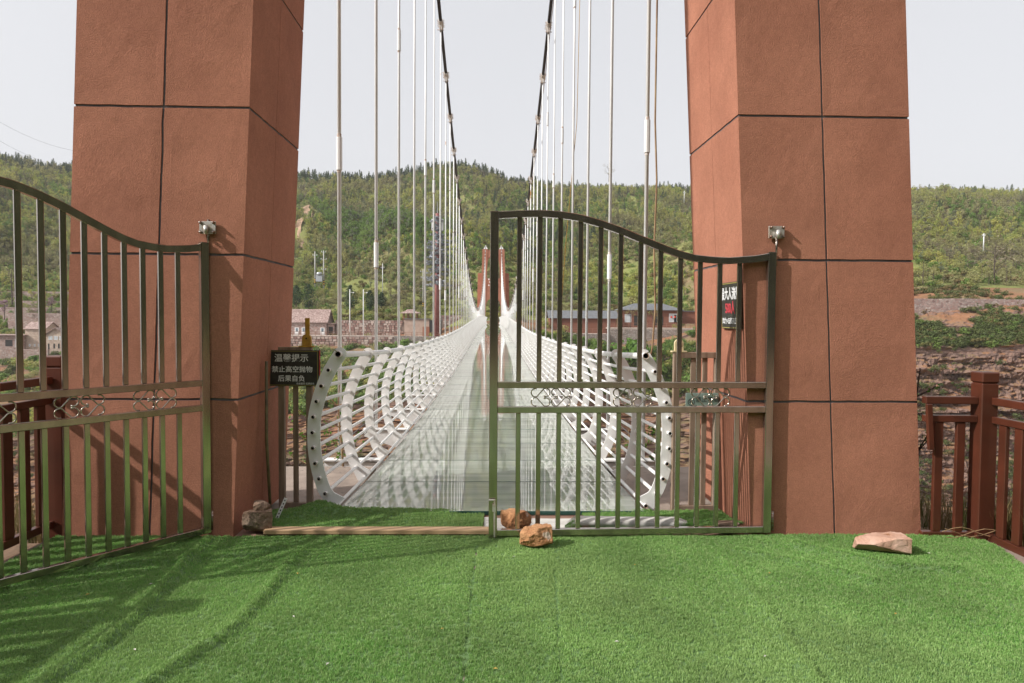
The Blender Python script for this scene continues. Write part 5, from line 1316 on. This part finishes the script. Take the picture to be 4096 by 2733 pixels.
pole('utility_pole', 'pale pole standing high on the right hillside terrace', 2257, 536, 571, 178, .16, 'polewhite', [(.6, .4)])
pole('utility_pole', 'thin pole near the crest of the right hill beside the tower leg', 1570, 438, 462, 330, .18, 'polewhite', [(1.2, .6)])
b0 = spot(1003, 775, 186); hM = spot(1003, 490, 186).z-b0.z
root = empty('telecom_mast', b0, 0, 'tall dark red telecom mast disguised as a grey artificial tree', 'mast')
MB().tube([(0, 0, -1), (0, 0, hM)], [.82, .50], 14).build('shaft', M['mastred'], root, True)
MB().tube([(0, 0, hM), (0, 0, hM+3.2)], [.05, .02], 6).build('antenna_rod', M['polewhite'], root)
for sx in (-1.25, 1.35): MB().bbox(sx-.28, sx+.28, -.3, .1, hM-4.6, hM-1.5, .05).build('antenna_panel', M['polewhite'], root); 
for sx in (-1, 1): MB().box(min(sx*1.2, sx*.3), max(sx*1.2, sx*.3), -.05, .05, hM-3, hM-2.9).build('bracket', M['metalgrey'], root)
q = random.Random(3); s = MB(); s2 = MB()
for k in range(170):
    zz = hM*(.42+.55*q.random()); a = q.uniform(0, 6.28); L_ = q.uniform(1.2, 3.9)*(1.0 if zz < hM*.8 else .45)
    e = Vector((L_*math.cos(a), L_*math.sin(a), zz+q.uniform(-.5, .3))); s2.tube([(0, 0, zz), e], [.05, .02], 4)
    for j in range(4): p = Vector((0, 0, zz)).lerp(e, .4+.2*j); leaf_cloud(s, q, p, (.5, .5, .32), 12, .42, 0)
s2.build('branches', M['bark'], root); s.build('foliage', M['leaf_grey'], root)
p = spot(2282, 652, 148); plant('bare_tree', (p.x, 148, p.z), 'bare', M['leaf_bare'], 71, 2.2, 'tall leafless tree on the right terrace above the cliff', 'tree')
for k, (u, v, sc, lb) in enumerate(((2118, 645, 1.0, 'small pale budding tree nearest the right tower leg on the terrace'), (2310, 640, .9, 'small budding tree right of the tall leafless tree'))):
    p = spot(u, v, 144); plant('young_tree', (p.x, 144, p.z), 'bare', M['leaf_spring'], 80+k, sc, lb, 'tree')
p = spot(28, 690, 200); plant('bare_tree', (p.x, 200, p.z), 'bare', M['leaf_spring'], 73, 2.3, 'thin leafless tree above the left houses', 'tree')
for k, (u, v, sc, lb) in enumerate(((10, 722, 1.25, 'pink blossoming tree nearest the left picture edge'), (42, 712, 1.1, 'pink blossoming tree between the first gate bars'), (118, 705, 1.0, 'pale pink blossoming tree beside the third gate bar'))):
    p = spot(u, v, 203); plant('blossom_tree', (p.x, 203, p.z-1), 'green', M['blossom'], 90+k, sc, lb, 'tree', 'blossom trees above the left houses')
p = spot(975, 700, 206); plant('blossom_tree', (p.x, 206, p.z), 'bare', M['blossom'], 95, 1.6, 'pale mauve budding tree left of the red mast', 'tree')
for k, (u, v, sc, lb) in enumerate(((1395, 402, 2.0, 'large leafless tree on the middle skyline'), (1085, 402, 1.4, 'leafless tree on the skyline right of the hill top'))):
    p = spot(u, 405, 432); plant('bare_tree', (p.x, 428, p.z-3), 'bare', M['leaf_bare'], 60+k, sc*1.1, lb, 'tree')
for k, (u, v, sc, lb) in enumerate(((1448, 748, 1.1, 'thin leafy tree left before the timber inn'), (1500, 748, 1.2, 'thin leafy tree at the doorway of the timber inn'))):
    p = spot(u, v, 163); plant('thin_tree', (p.x, 163.5, p.z), 'bare', M['leaf_spring'], 65+k, sc*.9, lb, 'tree')
SH = [(1300, 800, 150, 3.6, 'rounded green bush below the dark brown hall, left one'), (1365, 805, 150, 3.4, 'green bush below the dark brown hall, next to the terrace wall'), (1440, 812, 148, 4.6, 'big green bush under the terrace of the timber inn'), (1510, 850, 146, 3.6, 'green bush low on the slope under the timber inn'),
      (1560, 800, 146, 3.4, 'green bush at the slope beside the right tower leg'), (925, 792, 176, 2.6, 'green bush on the slope below the pale building'), (705, 830, 160, 3.4, 'olive bush below the lower wall beside the left tower leg'), (1590, 880, 140, 3.4, 'green bush deep in the gap behind the right barrier')]
for k, (u, v, Yd, sc, lb) in enumerate(SH):
    p = spot(u, v, Yd); plant('green_bush', (p.x, Yd, p.z-sc*.4), 'bush', M['leaf_green'] if k % 4 != 2 else M['leaf_fresh'], 700+k, sc, lb, 'bush')

# power lines in the left sky
def wireline(name, label, a, b, r_=.02):
    A, Bv = Vector(a), Vector(b); pts_ = []
    for i in range(25): t = i/24; p = A.lerp(Bv, t); p.z -= 3.0*4*t*(1-t); pts_.append(p)
    tag(MB().tube(pts_, r_, 4).build(name, M['wire']), label, 'wire')
for k, (ua, va, ub, vb) in enumerate(((-60, 190, 230, 350), (-60, 232, 230, 395), (-60, 282, 230, 425))):
    wireline('power_line', ('topmost', 'middle', 'lowest')[k]+' thin power line crossing the sky left of the tower leg', spot(ua-160, va-70, 80), spot(ub, vb, 120), .014)

# ------------------------------------------------------------------ near weeds and saplings
def branchy(name, loc, h_, seed, label, m_, cat='sapling', n=9, leaf=.03, lean=(0, 0), nl=7, spread=.35, barkm=None):
    q = random.Random(seed); root = empty(name, loc, 0, label, cat); st = MB(); lf = MB()
    trunk = [Vector((lean[0]*t+.03*math.sin(t*7+seed), lean[1]*t+.02*math.cos(t*5), h_*t)) for t in [i/7 for i in range(8)]]
    st.tube(trunk, [.012*(1-.75*i/7)*h_ for i in range(8)], 5)
    for k in range(n):
        t = q.uniform(.25, .98); p = trunk[int(t*7)]; a = q.uniform(0, 6.28); L_ = q.uniform(.4, 1)*spread*h_*(1.1-t*.6)
        e = p+Vector((L_*math.cos(a), L_*math.sin(a), L_*q.uniform(.4, 1.2))); mid_ = p.lerp(e, .5)+Vector((0, 0, -.03*L_)); st.tube([p, mid_, e], [.0045*h_, .003*h_, .0015*h_], 4)
        for j in range(nl): leaf_cloud(lf, q, p.lerp(e, q.uniform(.35, 1.05)), (leaf, leaf, leaf), 2, leaf*1.5, 0)
    st.build('stem', barkm or M['sapling'], root); lf.build('leaves', m_, root)
    return root
branchy('sapling', (3.42, 5.55, -.45), 1.65, 5, 'dark stemmed leafy sapling behind the right fence', M['leaf_fresh'], n=13, leaf=.024, lean=(.14, 0), nl=6, spread=.26)
branchy('sapling', (3.30, 5.85, -.6), 1.0, 8, 'small leafy sapling close to the right tower leg behind the fence', M['leaf_green'], n=9, leaf=.024, nl=6)
branchy('sapling', (3.72, 6.3, -1.0), 1.9, 9, 'bare twiggy sapling behind the fence corner post', M['leaf_bare'], n=14, leaf=.012, nl=3, spread=.3)
for k, (x, y, z, hh, lb) in enumerate(((-1.75, 7.9, -.9, 1.7, 'green weedy shoots just behind the left barrier'), (-2.15, 8.3, -1.2, 2.2, 'tall twiggy weed farther behind the left barrier'), (-1.95, 8.8, -1.5, 1.6, 'leafy weed beyond the concrete edge at left'))):
    branchy('weed', (x, y, z), hh, 30+k, lb, M['leaf_fresh'], 'weed', n=16, leaf=.03, nl=6, spread=.3, barkm=M['oldrope'])
for k, (x, y, z, hh, lb) in enumerate(((1.98, 8.0, -.9, 1.3, 'green weed with yellow shoots behind the right barrier'), (1.75, 8.6, -1.3, 1.5, 'leafy weed beyond the right railing end'))):
    branchy('weed', (x, y, z), hh, 40+k, lb, M['leaf_fresh'], 'weed', n=18, leaf=.03, nl=7, spread=.4, barkm=M['oldrope'])
def drytuft(seed, h_=.5, n=40):
    q = random.Random(seed); s = MB()
    for i in range(n):
        a = q.uniform(0, 6.28); l = h_*q.uniform(.5, 1); o = q.uniform(.1, .6)*l; b0 = Vector((q.uniform(-.06, .06), q.uniform(-.06, .06), 0)); d = Vector((math.cos(a), math.sin(a), 0)); sd_ = Vector((-d.y, d.x, 0))*.004
        m1 = b0+d*o*.4+Vector((0, 0, l*.6)); e = b0+d*o+Vector((0, 0, l*.9)); s.add([b0-sd_, b0+sd_, m1+sd_*.7, m1-sd_*.7, e], [(0, 1, 2, 3), (3, 2, 4)])
    return s.mesh('grass_clump', M['leaf_dry'])
gp = []
for _ in range(2600):
    x = rnd.choice((rnd.uniform(-9, -3.3), rnd.uniform(3.25, 9), rnd.uniform(-3.4, 3.4))); y = rnd.uniform(5.0, 13)
    if abs(x) < 3.4 and y < 7.8: continue
    if abs(x) < 3.35 and y < 7.75: continue
    z = -.12-1.05*max(0, y-6.0)-.25*smooth((abs(x)-3.4)/2)
    gp.append((x, y, z))
for _ in range(500):
    x = rnd.uniform(3.75, 6); y = rnd.uniform(4.0, 4.98); gp.append((x, y, -.05))
struct(node_scatter('dry_grass', gp, [drytuft(i) for i in range(5)], scales=[rnd.uniform(.4, 1.0) for _ in gp]), 'stuff', 'dry tufted grass and weeds on the near bank')

# ------------------------------------------------------------------ haze
hz = MB().box(-700, 700, -260, 720, -62, 175).build('haze', []) if False else None
me = bpy.data.meshes.new('haze'); hb = MB().box(-700, 700, -260, 720, -62, 175); me.from_pydata(hb.v, [], hb.f)
hm = bpy.data.materials.new('haze_air'); hm.use_nodes = True; t_ = hm.node_tree; t_.nodes.remove(t_.nodes['Principled BSDF'])
pv = t_.nodes.new('ShaderNodeVolumePrincipled'); pv.inputs['Color'].default_value = (1, 1, 1, 1); pv.inputs['Density'].default_value = .00017; pv.inputs['Anisotropy'].default_value = .0
t_.links.new(pv.outputs[0], t_.nodes['Material Output'].inputs['Volume']); me.materials.append(hm)
if HAZE:
    ho = bpy.data.objects.new('haze', me); COL.objects.link(ho); ho['kind'] = 'stuff'; ho['label'] = 'thin pale haze in the valley air'
